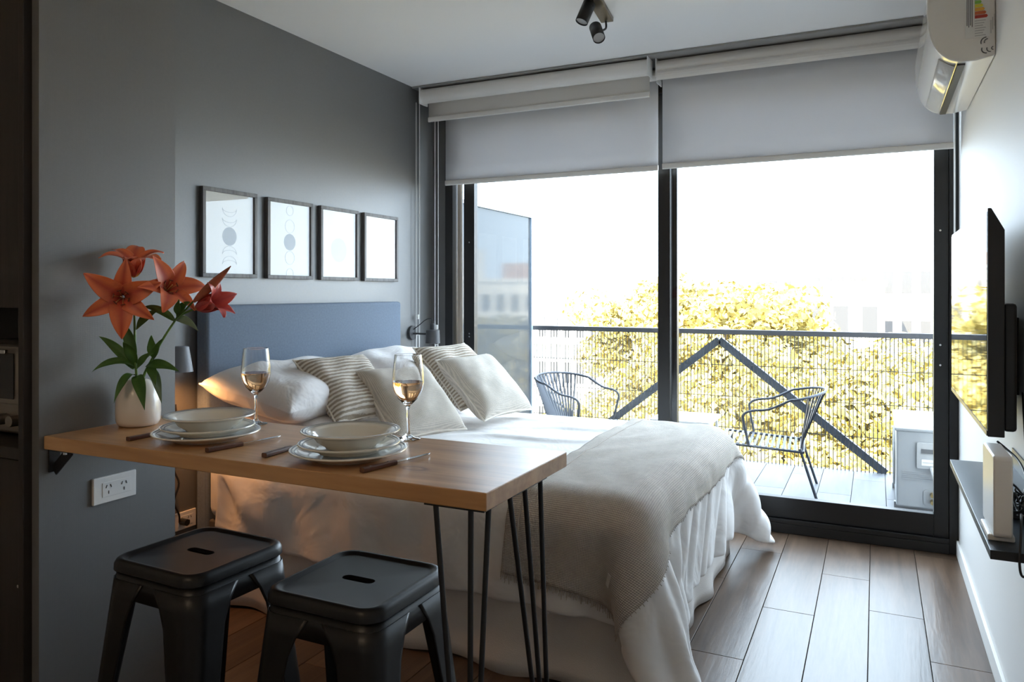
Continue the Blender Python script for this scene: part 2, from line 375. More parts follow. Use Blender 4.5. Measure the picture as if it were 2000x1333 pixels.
# ------------------------------------------------------------------ roller blinds
def blind(label, x0, x1, yb, ztube, rt, drop_z, mat, tube_r=.045, cover=None):
    t = thing('roller_blind', label, 'blind', ((x0+x1)/2, yb, drop_z-.02))
    MB().cyl((x0, yb, ztube), (x1, yb, ztube), tube_r, n=28).build('roll', m_cassette, t, world=True, smooth=True)
    MB().grid(lambda a, b: (x0+.012+(x1-x0-.024)*a, yb+tube_r-.002+.002*math.sin(a*9), drop_z+(ztube-drop_z)*b), 12, 6).build('fabric', mat, t, world=True, solid=.0012, smooth=True)
    MB().prism(rrect(-.008, .008, -.016, .016, .007, 4), lambda a, b: (x0+.012, yb+tube_r-.002+a, drop_z-.004+b), lambda a, b: (x1-.012, yb+tube_r-.002+a, drop_z-.004+b)).build('bottom_bar', m_cassette, t, world=True, smooth=True)
    for x in (x0-.003, x1-.002):
        MB().box(x, x+.005, yb-.05, yb+.05, ztube-.055, ZC-.0125).build('bracket', m_white_plastic, t, world=True, bevel=.001)
    return t
YBL = 4.20
bl1 = blind('grey blackout roller blind lowered over the pane beside the wallpaper wall', -2.53, -1.104, YBL+.02, 2.52, .045, 2.005, m_blind, .03)
bl2 = blind('off-white sheer roller blind rolled up in front of the grey blind', -2.60, -1.128, YBL-.09, 2.540, .045, 2.405, m_blind_sheer, .046)
bl3 = blind('grey blackout roller blind lowered over the pane beside the television wall', -1.095, .352, YBL-.03, 2.538, .045, 2.006, m_blind, .048)
MB().grid(lambda a, b: (-1.09+1.44*a, YBL-.078-.008*math.sin(b*3.14), 2.465+.05*b), 3, 5).build('roll_flap', m_cassette, bl3, world=True, solid=.002)
tag(MB().box(-2.655, .365, YBL-.14, YBL+.09, ZC-.012, ZC-.001).build('blind_mounting_rail', M('grey_rail', (.30, .29, .28), .6), bevel=.002), 'thin grey mounting rail along the ceiling above the blinds', 'rail')
def chain(label, x, y, z0, z1, gap=.02):
    t = thing('blind_chain', label, 'chain', (x, y, z0))
    loop = [(0, -gap, z1-z0), (0, -gap, .02), (0, -gap*.6, .004), (0, 0, 0), (0, gap*.6, .004), (0, gap, .02), (0, gap, z1-z0)]
    MB().tube(smooth_path(loop, 4), .0022, 6).build('cord', m_white_plastic, t, smooth=True)
    MB().box(-.006, .006, -.006, .006, .10, .13).build('connector', m_white_plastic, t, bevel=.002)
    return t
chain('thin white blind cord loop hanging nearest the wallpaper wall', -2.635, YBL-.10, 1.02, 2.5)
chain('thin white blind cord loop hanging beside the black door jamb', -2.575, YBL+.03, .95, 2.5)
chain('thin white blind cord loop hanging beside the television wall', .345, YBL+.03, .95, 2.46)

# ------------------------------------------------------------------ unseen ceiling lamp behind the viewer, added as warm fill for the foreground
cl = thing('unseen_fill_lamp', 'unseen round opal ceiling lamp added as warm fill over the entry', 'lamp', (-1.1, -.9, ZC-.13))
MB().cyl((0, 0, .105), (0, 0, .129), .09, n=32).build('ceiling_plate', m_white_plastic, cl, smooth=True)
MB().lathe([(0, 0), (.06, .008), (.105, .035), (.125, .07), (.115, .10), (.09, .105)], 36).build('opal_shade', emit_mat('fill_lamp_glow', (1.0, .76, .52), 20.0), cl, smooth=True)

# ------------------------------------------------------------------ kitchen unit at the picture edge
kt = thing('kitchen_cabinet', 'tall dark wood kitchen cabinet with an open appliance niche', 'cabinet', (-2.6, YP0+.25, 0))
def kp(name, mat, *b, bevel=.002): return MB().box(*b).build(name, mat, kt, world=True, bevel=bevel)
kx1 = XP-.032
kp('side_panel', m_dark_cab, kx1-.022, kx1, YP0-.018, YP1-.065, 0, ZC-.005)
kp('lower_carcass', m_cab_void, XK+.02, kx1-.023, YP0+.02, YP1-.065, .02, .84)
kp('niche_back', m_cab_void, XK+.02, kx1-.023, YP1-.08, YP1-.065, .875, 1.258)
kp('upper_carcass', m_cab_void, XK+.02, kx1-.023, YP0+.02, YP1-.065, 1.262, ZC-.005)
kp('upper_door', m_dark_cab, -2.62, kx1-.025, YP0-.001, YP0+.018, 1.25, ZC-.02)
kp('upper_door', m_dark_cab, -3.22, -2.624, YP0-.001, YP0+.018, 1.25, ZC-.02)
kp('worktop', m_dark_cab, XK+.02, kx1-.023, YP0-.012, YP1-.081, .842, .874)
dl = kp('lower_door', m_dark_cab, -2.62, kx1-.025, YP0-.001, YP0+.018, .08, .838)
MB().cyl((-2.082, YP0-.006, .50), (-2.082, YP0-.001, .50), .0045, n=12).build('screw', m_steel, dl, world=True)
kp('lower_door', m_dark_cab, -3.22, -2.624, YP0-.001, YP0+.018, .08, .838)
# toaster oven in the niche
tv = thing('toaster_oven', 'steel toaster oven with dark glass door standing in the niche', 'oven', (-2.318, YP0+.2, .874))
def tp(name, mat, *b, bevel=.003): return MB().box(*b).build(name, mat, tv, bevel=bevel)
m_brush = M('brushed_steel', (.30, .27, .24), .35, .9)
tp('body', m_brush, -.20, .165, -.13, .13, .012, .27, bevel=.01)
tp('door_frame', m_brush, -.19, .15, -.145, -.131, .10, .265)
tp('door_glass', M('oven_glass', (.008, .008, .01), .08), -.15, .12, -.148, -.146, .115, .245, bevel=.001)
tp('handle', m_steel, -.15, .12, -.172, -.160, .245, .257)
for x in (-.12, -.03, .06, .125):
    MB().cyl((x, -.165, .055), (x, -.131, .055), .016, n=20).build('knob', m_brush, tv, smooth=True, bevel=.002)
for x in (-.17, .14):
    for y in (-.11, .11): MB().cyl((x, y, 0), (x, y, .012), .012, n=10).build('foot', m_dark_plastic, tv)
kw = thing('kettle', 'pale kettle with dark base half hidden behind the toaster oven', 'kettle', (-2.105, YP0+.255, .874))
MB().lathe([(0,.02),(.040,.02),(.040,.035),(.036,.10),(.026,.165),(.018,.17),(0,.172)], 24).build('body', M('kettle_plastic', (.28, .24, .20), .35), kw, smooth=True)
MB().lathe([(0,0),(.042,0),(.042,.018),(0,.019)], 24).build('base', m_dark_plastic, kw, smooth=True)
MB().lathe([(0,.172),(.012,.173),(.010,.19),(0,.192)], 16).build('lid', m_dark_plastic, kw, smooth=True)

# ================================================================== table and stools
ZT = .908; TX0, TX1, TY0, TY1 = XP+.001, -.671, 1.284, 1.704
tb = thing('bar_table', 'oak slab bar table on black hairpin legs fixed to the grey wall', 'table', ((TX0+TX1)/2, (TY0+TY1)/2, 0))
slab = MB().box(TX0-tb.location.x, TX1-tb.location.x, TY0-tb.location.y, TY1-tb.location.y, ZT-.036, ZT)
slab.build('tabletop', m_table, tb, bevel=.0025)
def rods(tops, foot, label):
    lg = MB()
    for p in tops: lg.tube([p, Vector(p).lerp(Vector(foot), .96), Vector(foot)], .0058, 10)
    lg.cyl((foot[0], foot[1], 0), (foot[0], foot[1], .02), .012, n=12)
    o = lg.build('leg', m_black_metal, tb, world=True, smooth=True)
    xs = [p[0] for p in tops]; ys = [p[1] for p in tops]
    MB().box(min(xs)-.02, max(xs)+.012, min(ys)-.012, max(ys)+.012, ZT-.041, ZT-.036).build('mounting_plate', m_black_metal, o, world=True)
rods([(-.796, 1.304, ZT-.038), (-.716, 1.305, ZT-.038), (-.692, 1.335, ZT-.038)], (-.725, 1.315, .01), 'front')
rods([(-.690, 1.425, ZT-.038), (-.690, 1.500, ZT-.038), (-.690, 1.585, ZT-.038)], (-.685, 1.640, .01), 'rear')
br = MB(); br.box(TX0, TX0+.10, TY0+.012, TY0+.042, ZT-.041, ZT-.036); br.box(TX0, TX0+.005, TY0+.012, TY0+.042, ZT-.10, ZT-.036)
br.bar((TX0+.003, TY0+.027, ZT-.098), (TX0+.07, TY0+.027, ZT-.038), .028, .004, (0, 1, 0)); br.build('wall_bracket', m_black_metal, tb, world=True)
br = MB(); br.box(TX0, TX0+.10, TY1-.06, TY1-.03, ZT-.041, ZT-.036); br.box(TX0, TX0+.005, TY1-.06, TY1-.03, ZT-.10, ZT-.036); br.build('wall_bracket', m_black_metal, tb, world=True)
MB().cyl((TX0+.06, TY0+.02, ZT-.048), (TX0+.06, TY0+.02, ZT-.04), .006, n=10).build('bolt', m_steel, tb, world=True)

def make_stool(label, x, y, rz):
    H = .655; t = thing('metal_stool', label, 'stool', (x, y, 0), rz, 'bar stools')
    # seat: rounded square with a raised rolled rim and a handle slot
    def ring(hs, r, z):
        q = rrect(-hs, hs, -hs, hs, r, 7); out = []
        for k in range(len(q)):
            a, b = q[k], q[(k+1) % len(q)]; m = 10 if k % 8 == 7 else 1
            out += [(a[0]+(b[0]-a[0])*i/m, a[1]+(b[1]-a[1])*i/m, z) for i in range(m)]
        return out
    rings = [ring(.122, .030, H-.006), ring(.128, .034, H-.005), ring(.134, .038, H-.0005), ring(.141, .042, H), ring(.147, .046, H-.004), ring(.151, .048, H-.012), ring(.152, .049, H-.026), ring(.149, .047, H-.029), ring(.147, .046, H-.030)]
    n = len(rings[0]); mb = MB(); vs = [v for r in rings for v in r]; fs = []
    for i in range(len(rings)-1):
        for k in range(n): fs.append((i*n+k, i*n+(k+1) % n, (i+1)*n+(k+1) % n, (i+1)*n+k))
    # slot ring with the same count as the outer ring so the top plate has a real hole
    out = rings[0]; sl = []
    for q in out:
        a = math.atan2(q[1], q[0]); cx, cy = math.cos(a), math.sin(a)
        # stadium 84 x 26 mm, long side along local x
        L, R = .029, .0135; best = None
        lo, hi = 0, .1
        for _ in range(30):
            mid = (lo+hi)/2; X, Y = cx*mid, cy*mid; d = math.hypot(max(abs(X)-L, 0), Y)
            if d < R: lo = mid
            else: hi = mid
        sl.append((cx*lo, cy*lo, H-.006))
    b0 = len(vs); vs += sl; vs += [(p[0], p[1], H-.016) for p in sl]
    for k in range(n):
        fs.append((k, b0+k, b0+(k+1) % n, (k+1) % n)); fs.append((b0+k, b0+n+k, b0+n+(k+1) % n, b0+(k+1) % n))
    mb.add(vs, fs); seat = mb.build('seat', m_stool, t, smooth=True)
    sd_ = seat.modifiers.new('solid', 'SOLIDIFY'); sd_.thickness = .0022; sd_.offset = -1
    # apron: four walls under the rim
    ap = MB(); A = ring(.1455, .044, H-.029); B = ring(.152, .046, H-.085)
    ap.add(A+B, [(k, (k+1) % n, n+(k+1) % n, n+k) for k in range(n)])
    ap.build('apron', m_stool, t, smooth=True, solid=-.002)
    # four folded sheet legs
    for sx, sy in ((1, 1), (-1, 1), (-1, -1), (1, -1)):
        def fn(a, b):
            z = (H-.045)*(1-b); half = .1475+.055*b; fl_ = .100*(1-b)+.036*b if b > .12 else .100+.03*(1-b/.12)**2
            r = .040*(1-b)+.022*b
            # path: flange 1 -> rounded corner -> flange 2, arclength a
            if a < .4: q = a/.4; X, Y = half-fl_*(1-q)-r*q, half
            elif a > .6: q = (a-.6)/.4; X, Y = half, half-r*(1-q)-fl_*q
            else:
                th = math.pi/2*(1-(a-.4)/.2); X, Y = half-r+r*math.cos(th), half-r+r*math.sin(th)
            return (sx*X, sy*Y, z)
        lg = MB().grid(fn, 21, 16).build('leg', m_stool, t, smooth=True, solid=.0022)
        f0 = fn(.5, 1)
        MB().cyl((f0[0]*.95, f0[1]*.95, 0), (f0[0]*.95, f0[1]*.95, .012), .014, n=12).build('rubber_foot', m_dark_plastic, lg)
    for (p, q) in (((-1, -1), (1, 1)), ((-1, 1), (1, -1))):
        h = .185; z = .20+(.012 if p[1] > 0 else 0)
        MB().bar((p[0]*h, p[1]*h, z), (q[0]*h, q[1]*h, z), .022, .004).build('crossbar', m_stool, t)
    return t
make_stool('black metal stool in front of the hairpin legs, nearest the table end', -1.045, 1.382, 0)
make_stool('black metal stool with warm lamp glow on its seat, beside the grey wall', -1.512, 1.362, math.radians(-2))

# ------------------------------------------------------------------ wall outlets
def outlet(label, c, w, h):
    t = thing('power_outlet', label, 'outlet', c)
    MB().box(0, .009, -w/2, w/2, -h/2, h/2).build('cover_plate', m_white_plastic, t, bevel=.003)
    MB().box(.009, .0102, -w*.30, w*.36, -h*.27, h*.27).build('socket_module', m_white_plastic, t, bevel=.001)
    for s in (-.16, .20):
        y = s*w
        for dy, a in ((-.007, .5), (.007, -.5)):
            MB().bar((.0106, y+dy-.0035*math.sin(a), .009-.005*math.cos(a)), (.0106, y+dy+.0035*math.sin(a), .009+.005*math.cos(a)), .0022, .0008, (1, 0, 0)).build('slot', m_slot, t)
        MB().box(.0103, .0110, y-.0011, y+.0011, -.013, -.004).build('slot', m_slot, t)
    return t
a = onX(178, 938, XP); b = onX(262, 988, XP); c0 = onX(262, 916, XP)
outlet('white double power outlet on the grey wall below the table', (XP+.0005, (a[1]+c0[1])/2, onX(220, 952, XP)[2]), abs(c0[1]-a[1]), abs(c0[2]-onX(262, 966, XP)[2]))
p = onX(358, 1016, XL); outlet('small white power outlet on the wallpaper beside the headboard', (XL+.0005, p[1], p[2]), .12, .075)
cb = thing('lamp_cable', 'black cable looping down the wallpaper beside the headboard', 'cable', (XL+.012, p[1]-.05, p[2]))
MB().tube(smooth_path([(0, .02, .0), (.02, .0, .04), (.015, -.02, .10), (.02, .0, .17), (.0, -.01, .24), (.01, .01, .34), (0, .0, .50)], 6), .004, 7).build('cord', m_black_metal, cb, smooth=True)
MB().cyl((0, .03, 0), (.035, .03, .0), .014, n=14).build('plug', m_dark_plastic, cb, smooth=True)

# ================================================================== crockery
def spin(prof): return prof
def plate(name, label, cat, x, y, z, R, kind):
    t = thing(name, label, cat, (x, y, z), 0, 'stacked crockery')
    if kind == 'flat':
        pr = [(0,.003),(R*.55,.003),(R*.56,0),(R*.60,0),(R*.62,.003),(R*.80,.011),(R*.985,.019),(R,.0205),(R*.995,.023),(R*.97,.0235),(R*.82,.0165),(R*.70,.010),(R*.62,.0075),(0,.0068)]
    else:
        pr = [(0,.003),(R*.46,.003),(R*.47,0),(R*.51,0),(R*.53,.003),(R*.68,.014),(R*.75,.026),(R*.80,.030),(R*.985,.036),(R,.0375),(R*.995,.040),(R*.97,.0405),(R*.80,.035),(R*.755,.032),(R*.66,.018),(R*.52,.008),(0,.007)]
    MB().lathe(pr, 56).build('dish', m_ceramic, t, smooth=True)
    zr = .0405 if kind != 'flat' else .0235
    for f, w in ((.955, .0013), (.90, .0009)):
        slope = (.0405-.035)/(R*.17) if kind != 'flat' else .007/(R*.15)
        z_ = zr-(R*.97-R*f)*slope+.0004
        MB().lathe([(R*f-w, z_-.0004), (R*f-w, z_), (R*f+w, z_+.0002), (R*f+w, z_-.0002)], 56).build('rim_line', m_plate_line, t, smooth=True)
    return t
for (px, py), who in (((404, 849), 'beside the vase'), ((681, 884), 'nearest the table end')):
    c = onZ(px, py, ZT+.012)
    plate('dinner_plate', 'large cream dinner plate at the bottom of the stack '+who, 'plate', c[0], c[1], ZT+.0005, .135, 'flat')
    plate('side_plate', 'middle cream plate in the stack '+who, 'plate', c[0]-.004, c[1]+.008, ZT+.0135, .118, 'flat')
    plate('soup_bowl', 'wide rimmed cream soup bowl on top of the stack '+who, 'bowl', c[0]-.003, c[1]+.012, ZT+.0245, .115, 'bowl')

def cutlery(kind, label, p0, p1, L):
    p0 = onZ(p0[0], p0[1], ZT+.006); p1 = onZ(p1[0], p1[1], ZT+.006); d = p1-p0; rz = math.atan2(d[1], d[0])-math.pi/2
    t = thing('table_knife' if kind == 'knife' else 'table_fork', label, kind, (p0[0], p0[1], ZT+.0005), rz, 'steak cutlery')
    MB().prism(rrect(-.0075, .0075, 0, .011, .003, 3), lambda a, b: (a, 0, b), lambda a, b: (a*.8, .098, b*.9)).build('handle', m_handle_wood, t, smooth=True)
    for yy in (.022, .076): MB().cyl((0, yy, .0095), (0, yy, .0115), .0022, n=10).build('rivet', m_steel, t)
    if kind == 'knife':
        pol = [(-.006, .098), (.006, .098), (.007, .12), (.0065, L-.05), (.003, L-.015), (-.005, L), (-.006, L-.03), (-.006, .12)]
        MB().prism(pol, lambda a, b: (a, b, .0045), lambda a, b: (a, b, .0062)).build('blade', m_steel, t)
    else:
        fk = MB(); fk.prism([(-.004, .098), (.004, .098), (.003, L-.07), (.010, L-.055), (.011, L-.042), (-.011, L-.042), (-.010, L-.055), (-.003, L-.07)], lambda a, b: (a, b, .0045), lambda a, b: (a, b, .0062))
        for k in range(4): fk.box(-.011+k*.0064, -.011+k*.0064+.0028, L-.043, L, .0045, .0060)
        fk.build('tines', m_steel, t)
    return t
cutlery('knife', 'steak knife with brown wooden handle between the two place settings', (404, 880), (540, 854), .22)
cutlery('knife', 'steak knife with brown wooden handle beside the knot in the oak', (707, 919), (838, 887), .215)
cutlery('fork', 'wooden handled fork half under the plates beside the vase', (250, 858), (300, 848), .19)
cutlery('fork', 'wooden handled fork half under the plates nearest the table end', (516, 890), (576, 872), .19)

# ------------------------------------------------------------------ wine glasses
def wine_glass(label, px, py, level):
    c = onZ(px, py, ZT)
    t = thing('wine_glass', label, 'glass', (c[0], c[1], ZT+.0005), 0, 'wine glasses')
    outer = [(0,0),(.0315,0),(.0325,.0012),(.031,.0022),(.018,.0045),(.007,.011),(.0042,.022),(.0038,.05),(.0040,.076),(.0065,.088),(.016,.0955),(.028,.108),(.0375,.126),(.0415,.145),(.0412,.165),(.0385,.195),(.0352,.2205)]
    inner = [(.0343,.2212),(.0336,.2205),(.0372,.195),(.0399,.165),(.0402,.145),(.0362,.127),(.0268,.1095),(.015,.0975),(.005,.0945),(0,.0942)]
    MB().lathe(outer+inner, 40).build('bowl_and_stem', m_glass, t, smooth=True)
    w = [(0,.0946),(.0048,.095),(.0146,.0980),(.0262,.110),(.0356,.1275),(.0395,.1445)]
    prof = [q for q in w if q[1] < level-.002]
    rl = np.interp(level, [q[1] for q in w]+[.165], [q[0] for q in w]+[.0393])
    MB().lathe(prof+[(rl, level), (0, level)], 40).build('wine', m_wine, t, smooth=True)
wine_glass('wine glass of rosé standing behind the plates beside the vase', 500, 829, .150)
wine_glass('wine glass of rosé standing behind the plates nearest the table end', 797, 858, .150)

# ================================================================== vase and lilies
vc = onZ(270, 831, ZT); VT = 2.173
vs_ = thing('vase', 'small rounded cream ceramic vase holding orange lilies', 'vase', (vc[0], vc[1], ZT+.0005))
MB().lathe([(0,0),(.045,0),(.053,.004),(.0585,.015),(.0605,.04),(.059,.072),(.053,.098),(.043,.118),(.030,.130),(.021,.1335),(.018,.132),(.018,.127),(.028,.122),(.045,.098),(.052,.07),(.053,.03),(.045,.010),(0,.008)], 44).build('body', m_vase, vs_, smooth=True)

m_leaf = M('lily_leaf', (.06, .15, .028), .38, var=.25, vscale=25)
m_leaf_pale = M('lily_leaf_back', (.20, .29, .20), .45)
m_stem = M('lily_stem', (.09, .19, .035), .45)
m_anther = M('lily_anther', (.14, .035, .02), .7)
m_filament = M('lily_filament', (.62, .42, .16), .5)
def petal_mat(name, c1, c2):
    m = bpy.data.materials.new(name); m.use_nodes = True; nt = m.node_tree; b = nt.nodes['Principled BSDF']; N = nt.nodes.new; L = nt.links.new
    tc = N('ShaderNodeTexCoord'); sp = N('ShaderNodeSeparateXYZ'); L(tc.outputs['UV'], sp.inputs[0])
    n = N('ShaderNodeTexNoise'); n.inputs['Scale'].default_value = 90; L(tc.outputs['Object'], n.inputs['Vector'])
    ad = N('ShaderNodeMath'); ad.operation = 'MULTIPLY_ADD'; L(n.outputs[0], ad.inputs[0]); ad.inputs[1].default_value = .25; L(sp.outputs[0], ad.inputs[2])
    r = N('ShaderNodeValToRGB'); e = r.color_ramp.elements; e[0].position = .10; e[0].color = (.52, .40, .05, 1); e[1].position = 1.0; e[1].color = (*c1, 1)
    q = e.new(.22); q.color = (*c2, 1); q = e.new(.45); q.color = (*[(a+b_)/2 for a, b_ in zip(c1, c2)], 1); q = e.new(.7); q.color = (*c1, 1)
    L(ad.outputs[0], r.inputs[0])
    # darker red midrib
    md = N('ShaderNodeMath'); md.operation = 'SUBTRACT'; L(sp.outputs[1], md.inputs[0]); md.inputs[1].default_value = .5; ab = N('ShaderNodeMath'); ab.operation = 'ABSOLUTE'; L(md.outputs[0], ab.inputs[0])
    mr = N('ShaderNodeMapRange'); L(ab.outputs[0], mr.inputs[0]); mr.inputs[1].default_value = .02; mr.inputs[2].default_value = .28; mr.inputs[3].default_value = .75; mr.inputs[4].default_value = 0
    mx_ = N('ShaderNodeMixRGB'); L(mr.outputs[0], mx_.inputs[0]); L(r.outputs[0], mx_.inputs[1]); mx_.inputs[2].default_value = (*c2, 1)
    L(mx_.outputs[0], b.inputs['Base Color']); b.inputs['Roughness'].default_value = .42
    b.inputs['Sheen Weight'].default_value = .1; b.inputs['Subsurface Weight'].default_value = .15; b.inputs['Subsurface Radius'].default_value = (.01, .004, .002)
    return m
m_petal = petal_mat('lily_petal_orange', (.80, .20, .075), (.42, .035, .022))
m_petal_pink = petal_mat('lily_petal_pink', (.62, .085, .070), (.42, .040, .045))
def frame_from(axis, roll=0):
    z = Vector(axis).normalized(); x = z.orthogonal().normalized(); y = z.cross(x)
    return Matrix((x, y, z)).transposed().to_4x4() @ Matrix.Rotation(roll, 4, 'Z')
def petal_mesh(name, mat, parent, mtx, L, w, open_, curl, ang, seed):
    rr = random.Random(seed); nu, nv = 12, 5; vs = []; uv = []; wav = rr.uniform(.5, 1.2); tw = rr.uniform(-.25, .25)
    for i in range(nu):
        s = i/(nu-1)
        # centre line: rises along the axis, bends outwards, tip curls back
        th = open_*(min(s/.55, 1)**1.3)+curl*max(0, s-.45)**1.4*2.2
        if i == 0: r, z = .004, 0.0
        else: r += L/(nu-1)*math.sin(th); z += L/(nu-1)*math.cos(th)
        hw = w*(math.sin(math.pi*min(1, .06+.94*s**.85))**.85)
        if s > .97: hw = w*.04
        for j in range(nv):
            q = (j/(nv-1)-.5)*2
            nx, nz = -math.cos(th), math.sin(th)             # petal normal towards the axis
            cup = (.35*q*q*hw)*(1-s*.7)+.004*math.sin(7*s+3*wav*q)*abs(q)*s
            ys = q*hw+tw*hw*s*.4
            P = Vector((r+nx*cup, ys, z+nz*cup)); vs.append(mtx @ (Matrix.Rotation(ang, 4, 'Z') @ P)); uv.append((s, j/(nv-1)))
    fs = [(i*nv+j, (i+1)*nv+j, (i+1)*nv+j+1, i*nv+j+1) for i in range(nu-1) for j in range(nv-1)]
    o = MB().add(vs, fs).build(name, mat, parent, smooth='all', solid=.0009, sub=1, fix=False)
    ul = o.data.uv_layers.new(name='UVMap')
    for lp in o.data.loops: ul.data[lp.index].uv = uv[lp.vertex_index]
    return o
def flower(stem_root, pos, axis, L=.10, open_=1.35, curl=.9, mat=m_petal, roll=0, seed=0, stamens=True, n=6, w=.021):
    e = bpy.data.objects.new('flower', None); COL.objects.link(e); e.parent = stem_root; e.location = tuple(np.array(pos)-np.array(stem_root.location)); e.empty_display_size = .02
    fm = frame_from(axis, roll)
    for k in range(n):
        petal_mesh('petal', mat, e, fm, L*(1 if k % 2 else .94), w*(1.12 if k % 2 else .88), open_*random.Random(seed*9+k).uniform(.88, 1.1), curl*random.Random(seed*7+k).uniform(.7, 1.3), 2*math.pi*k/n+random.Random(seed+k).uniform(-.12, .12), seed*31+k)
    if stamens:
        for k in range(6):
            a = 2*math.pi*k/6+.3; pts = [(.003*math.cos(a), .003*math.sin(a), 0), (.009*math.cos(a), .009*math.sin(a), .03), (.020*math.cos(a), .020*math.sin(a), .052)]
            mb = MB().tube([fm @ Vector(p) for p in smooth_path(pts, 4)], .0008, 5); mb.build('stamen', m_filament, e, smooth=True)
            q = fm @ Vector(pts[-1]); d = fm @ Vector((-math.sin(a), math.cos(a), .2)); MB().cyl(q-d*.006, q+d*.006, .0016, n=7).build('anther', m_anther, e, smooth=True)
        MB().tube([fm @ Vector((0, 0, 0)), fm @ Vector((0, 0, .03)), fm @ Vector((.004, 0, .058))], .0015, 6).build('pistil', m_filament, e, smooth=True)
    return e
def leaf(root, p0, p1, width, droop=.02, mat=m_leaf, side=None, seed=0):
    p0 = Vector(p0); p1 = Vector(p1); d = p1-p0; rr = random.Random(seed)
    sd2 = Vector(side) if side else d.cross(Vector((0, 0, 1))).normalized()
    if sd2.length < .1: sd2 = Vector((1, 0, 0))
    up = sd2.cross(d).normalized(); nu, nv = 11, 5; vs = []
    for i in range(nu):
        s = i/(nu-1); hw = width*(math.sin(math.pi*min(1, .05+.95*s**.75))**.9) if i < nu-1 else .0004
        c = p0+d*s+Vector((0, 0, 1))*(4*droop*s*(1-s))
        for j in range(nv):
            q = (j/(nv-1)-.5)*2; vs.append(c+sd2*(q*hw)+up*(abs(q)*hw*.45+.002*math.sin(9*s+q)))
    fs = [(i*nv+j, (i+1)*nv+j, (i+1)*nv+j+1, i*nv+j+1) for i in range(nu-1) for j in range(nv-1)]
    return MB().add(vs, fs).build('leaf', mat, root, world=True, smooth='all', solid=.0008, sub=1, fix=False)
cdir = Vector((-FW[0], -FW[1], 0))                      # towards the viewer
rdir = Vector((RT[0], RT[1], 0)); UP = Vector((0, 0, 1))
P = lambda px, py, dt=0: at(px, py, VT+dt)
toc = Vector(CP-at(245, 580, 2.17)).normalized()
# main stem: two open flowers
sA = thing('lily_stem', 'lily stem with two open orange blooms facing out and up', 'flower', (vc[0], vc[1], ZT+.02), 0, 'lilies in the vase')
stA = smooth_path([(vc[0]-.004, vc[1], ZT+.025), P(267, 745), P(264, 690), P(263, 640), P(262, 600), P(258, 555, .03)], 6)
MB().tube([np.array(p)-np.array(sA.location) for p in stA], .0038, 9, taper=lambda s: 1.1-.4*s).build('stem', m_stem, sA, smooth=True)
flower(sA, P(241, 580, -.01), toc+UP*-.05-rdir*.12, .148, 1.30, .55, m_petal, .9, 3, w=.029)
MB().tube([np.array(p)-np.array(sA.location) for p in smooth_path([P(262, 600), P(256, 586), P(246, 580, -.02)], 5)], .003, 8).build('pedicel', m_stem, sA, smooth=True)
flower(sA, P(262, 542, .04), UP*1.0+toc*.35-rdir*.02, .135, .85, 1.15, m_petal, .45, 5, w=.028)
for a, b, w, dr, sd3 in (((262, 722, 0), (193, 657, -.02), .014, .012, 1), ((266, 716, 0), (178, 728, -.06), .013, .022, 2), ((266, 735, 0), (222, 790, -.09), .014, .03, 3),
                         ((265, 700, 0), (234, 622, -.02), .015, .01, 4), ((266, 735, -.01), (283, 803, -.10), .018, .02, 5), ((266, 645, 0), (315, 606, .02), .014, .012, 6), ((265, 712, 0), (240, 668, -.05), .015, .01, 12), ((267, 722, -.01), (300, 690, -.03), .013, .008, 13)):
    leaf(sA, P(*a), P(*b), w, dr, m_leaf, side=tuple((Vector(P(*b))-Vector(P(*a))).cross(cdir+UP*.7).normalized()), seed=sd3)
# second stem: side bloom, half-open bloom and bud
sB = thing('lily_stem', 'lily stem leaning out with a side bloom, a half-open pink bloom and a bud', 'flower', (vc[0]+.004, vc[1]+.003, ZT+.02), 0, 'lilies in the vase')
stB = smooth_path([(vc[0]+.004, vc[1]+.004, ZT+.025), P(278, 745, .01), P(298, 700, .01), P(320, 660, .01), P(345, 622, .01)], 6)
loc = lambda pts: [np.array(p)-np.array(sB.location) for p in pts]
MB().tube(loc(stB), .0038, 9, taper=lambda s: 1.1-.3*s).build('stem', m_stem, sB, smooth=True)
for pts in (([P(345, 622, .01), P(352, 604, .01), P(346, 590, 0), P(325, 572, 0)]), ([P(345, 622, .01), P(365, 610, .01), P(383, 603, .01)]), ([P(345, 622, .01), P(362, 606, 0), P(380, 586, -.01)])):
    MB().tube(loc(smooth_path(pts, 5)), .0028, 8).build('pedicel', m_stem, sB, smooth=True)
flower(sB, P(318, 574, .03), UP*.45+rdir*.5+toc*.75, .138, 1.05, .8, m_petal, .2, 8, w=.028)
flower(sB, P(382, 603, .012), rdir*.85+UP*.32+toc*.3, .128, .42, 1.1, m_petal_pink, .5, 11, stamens=False, w=.024)
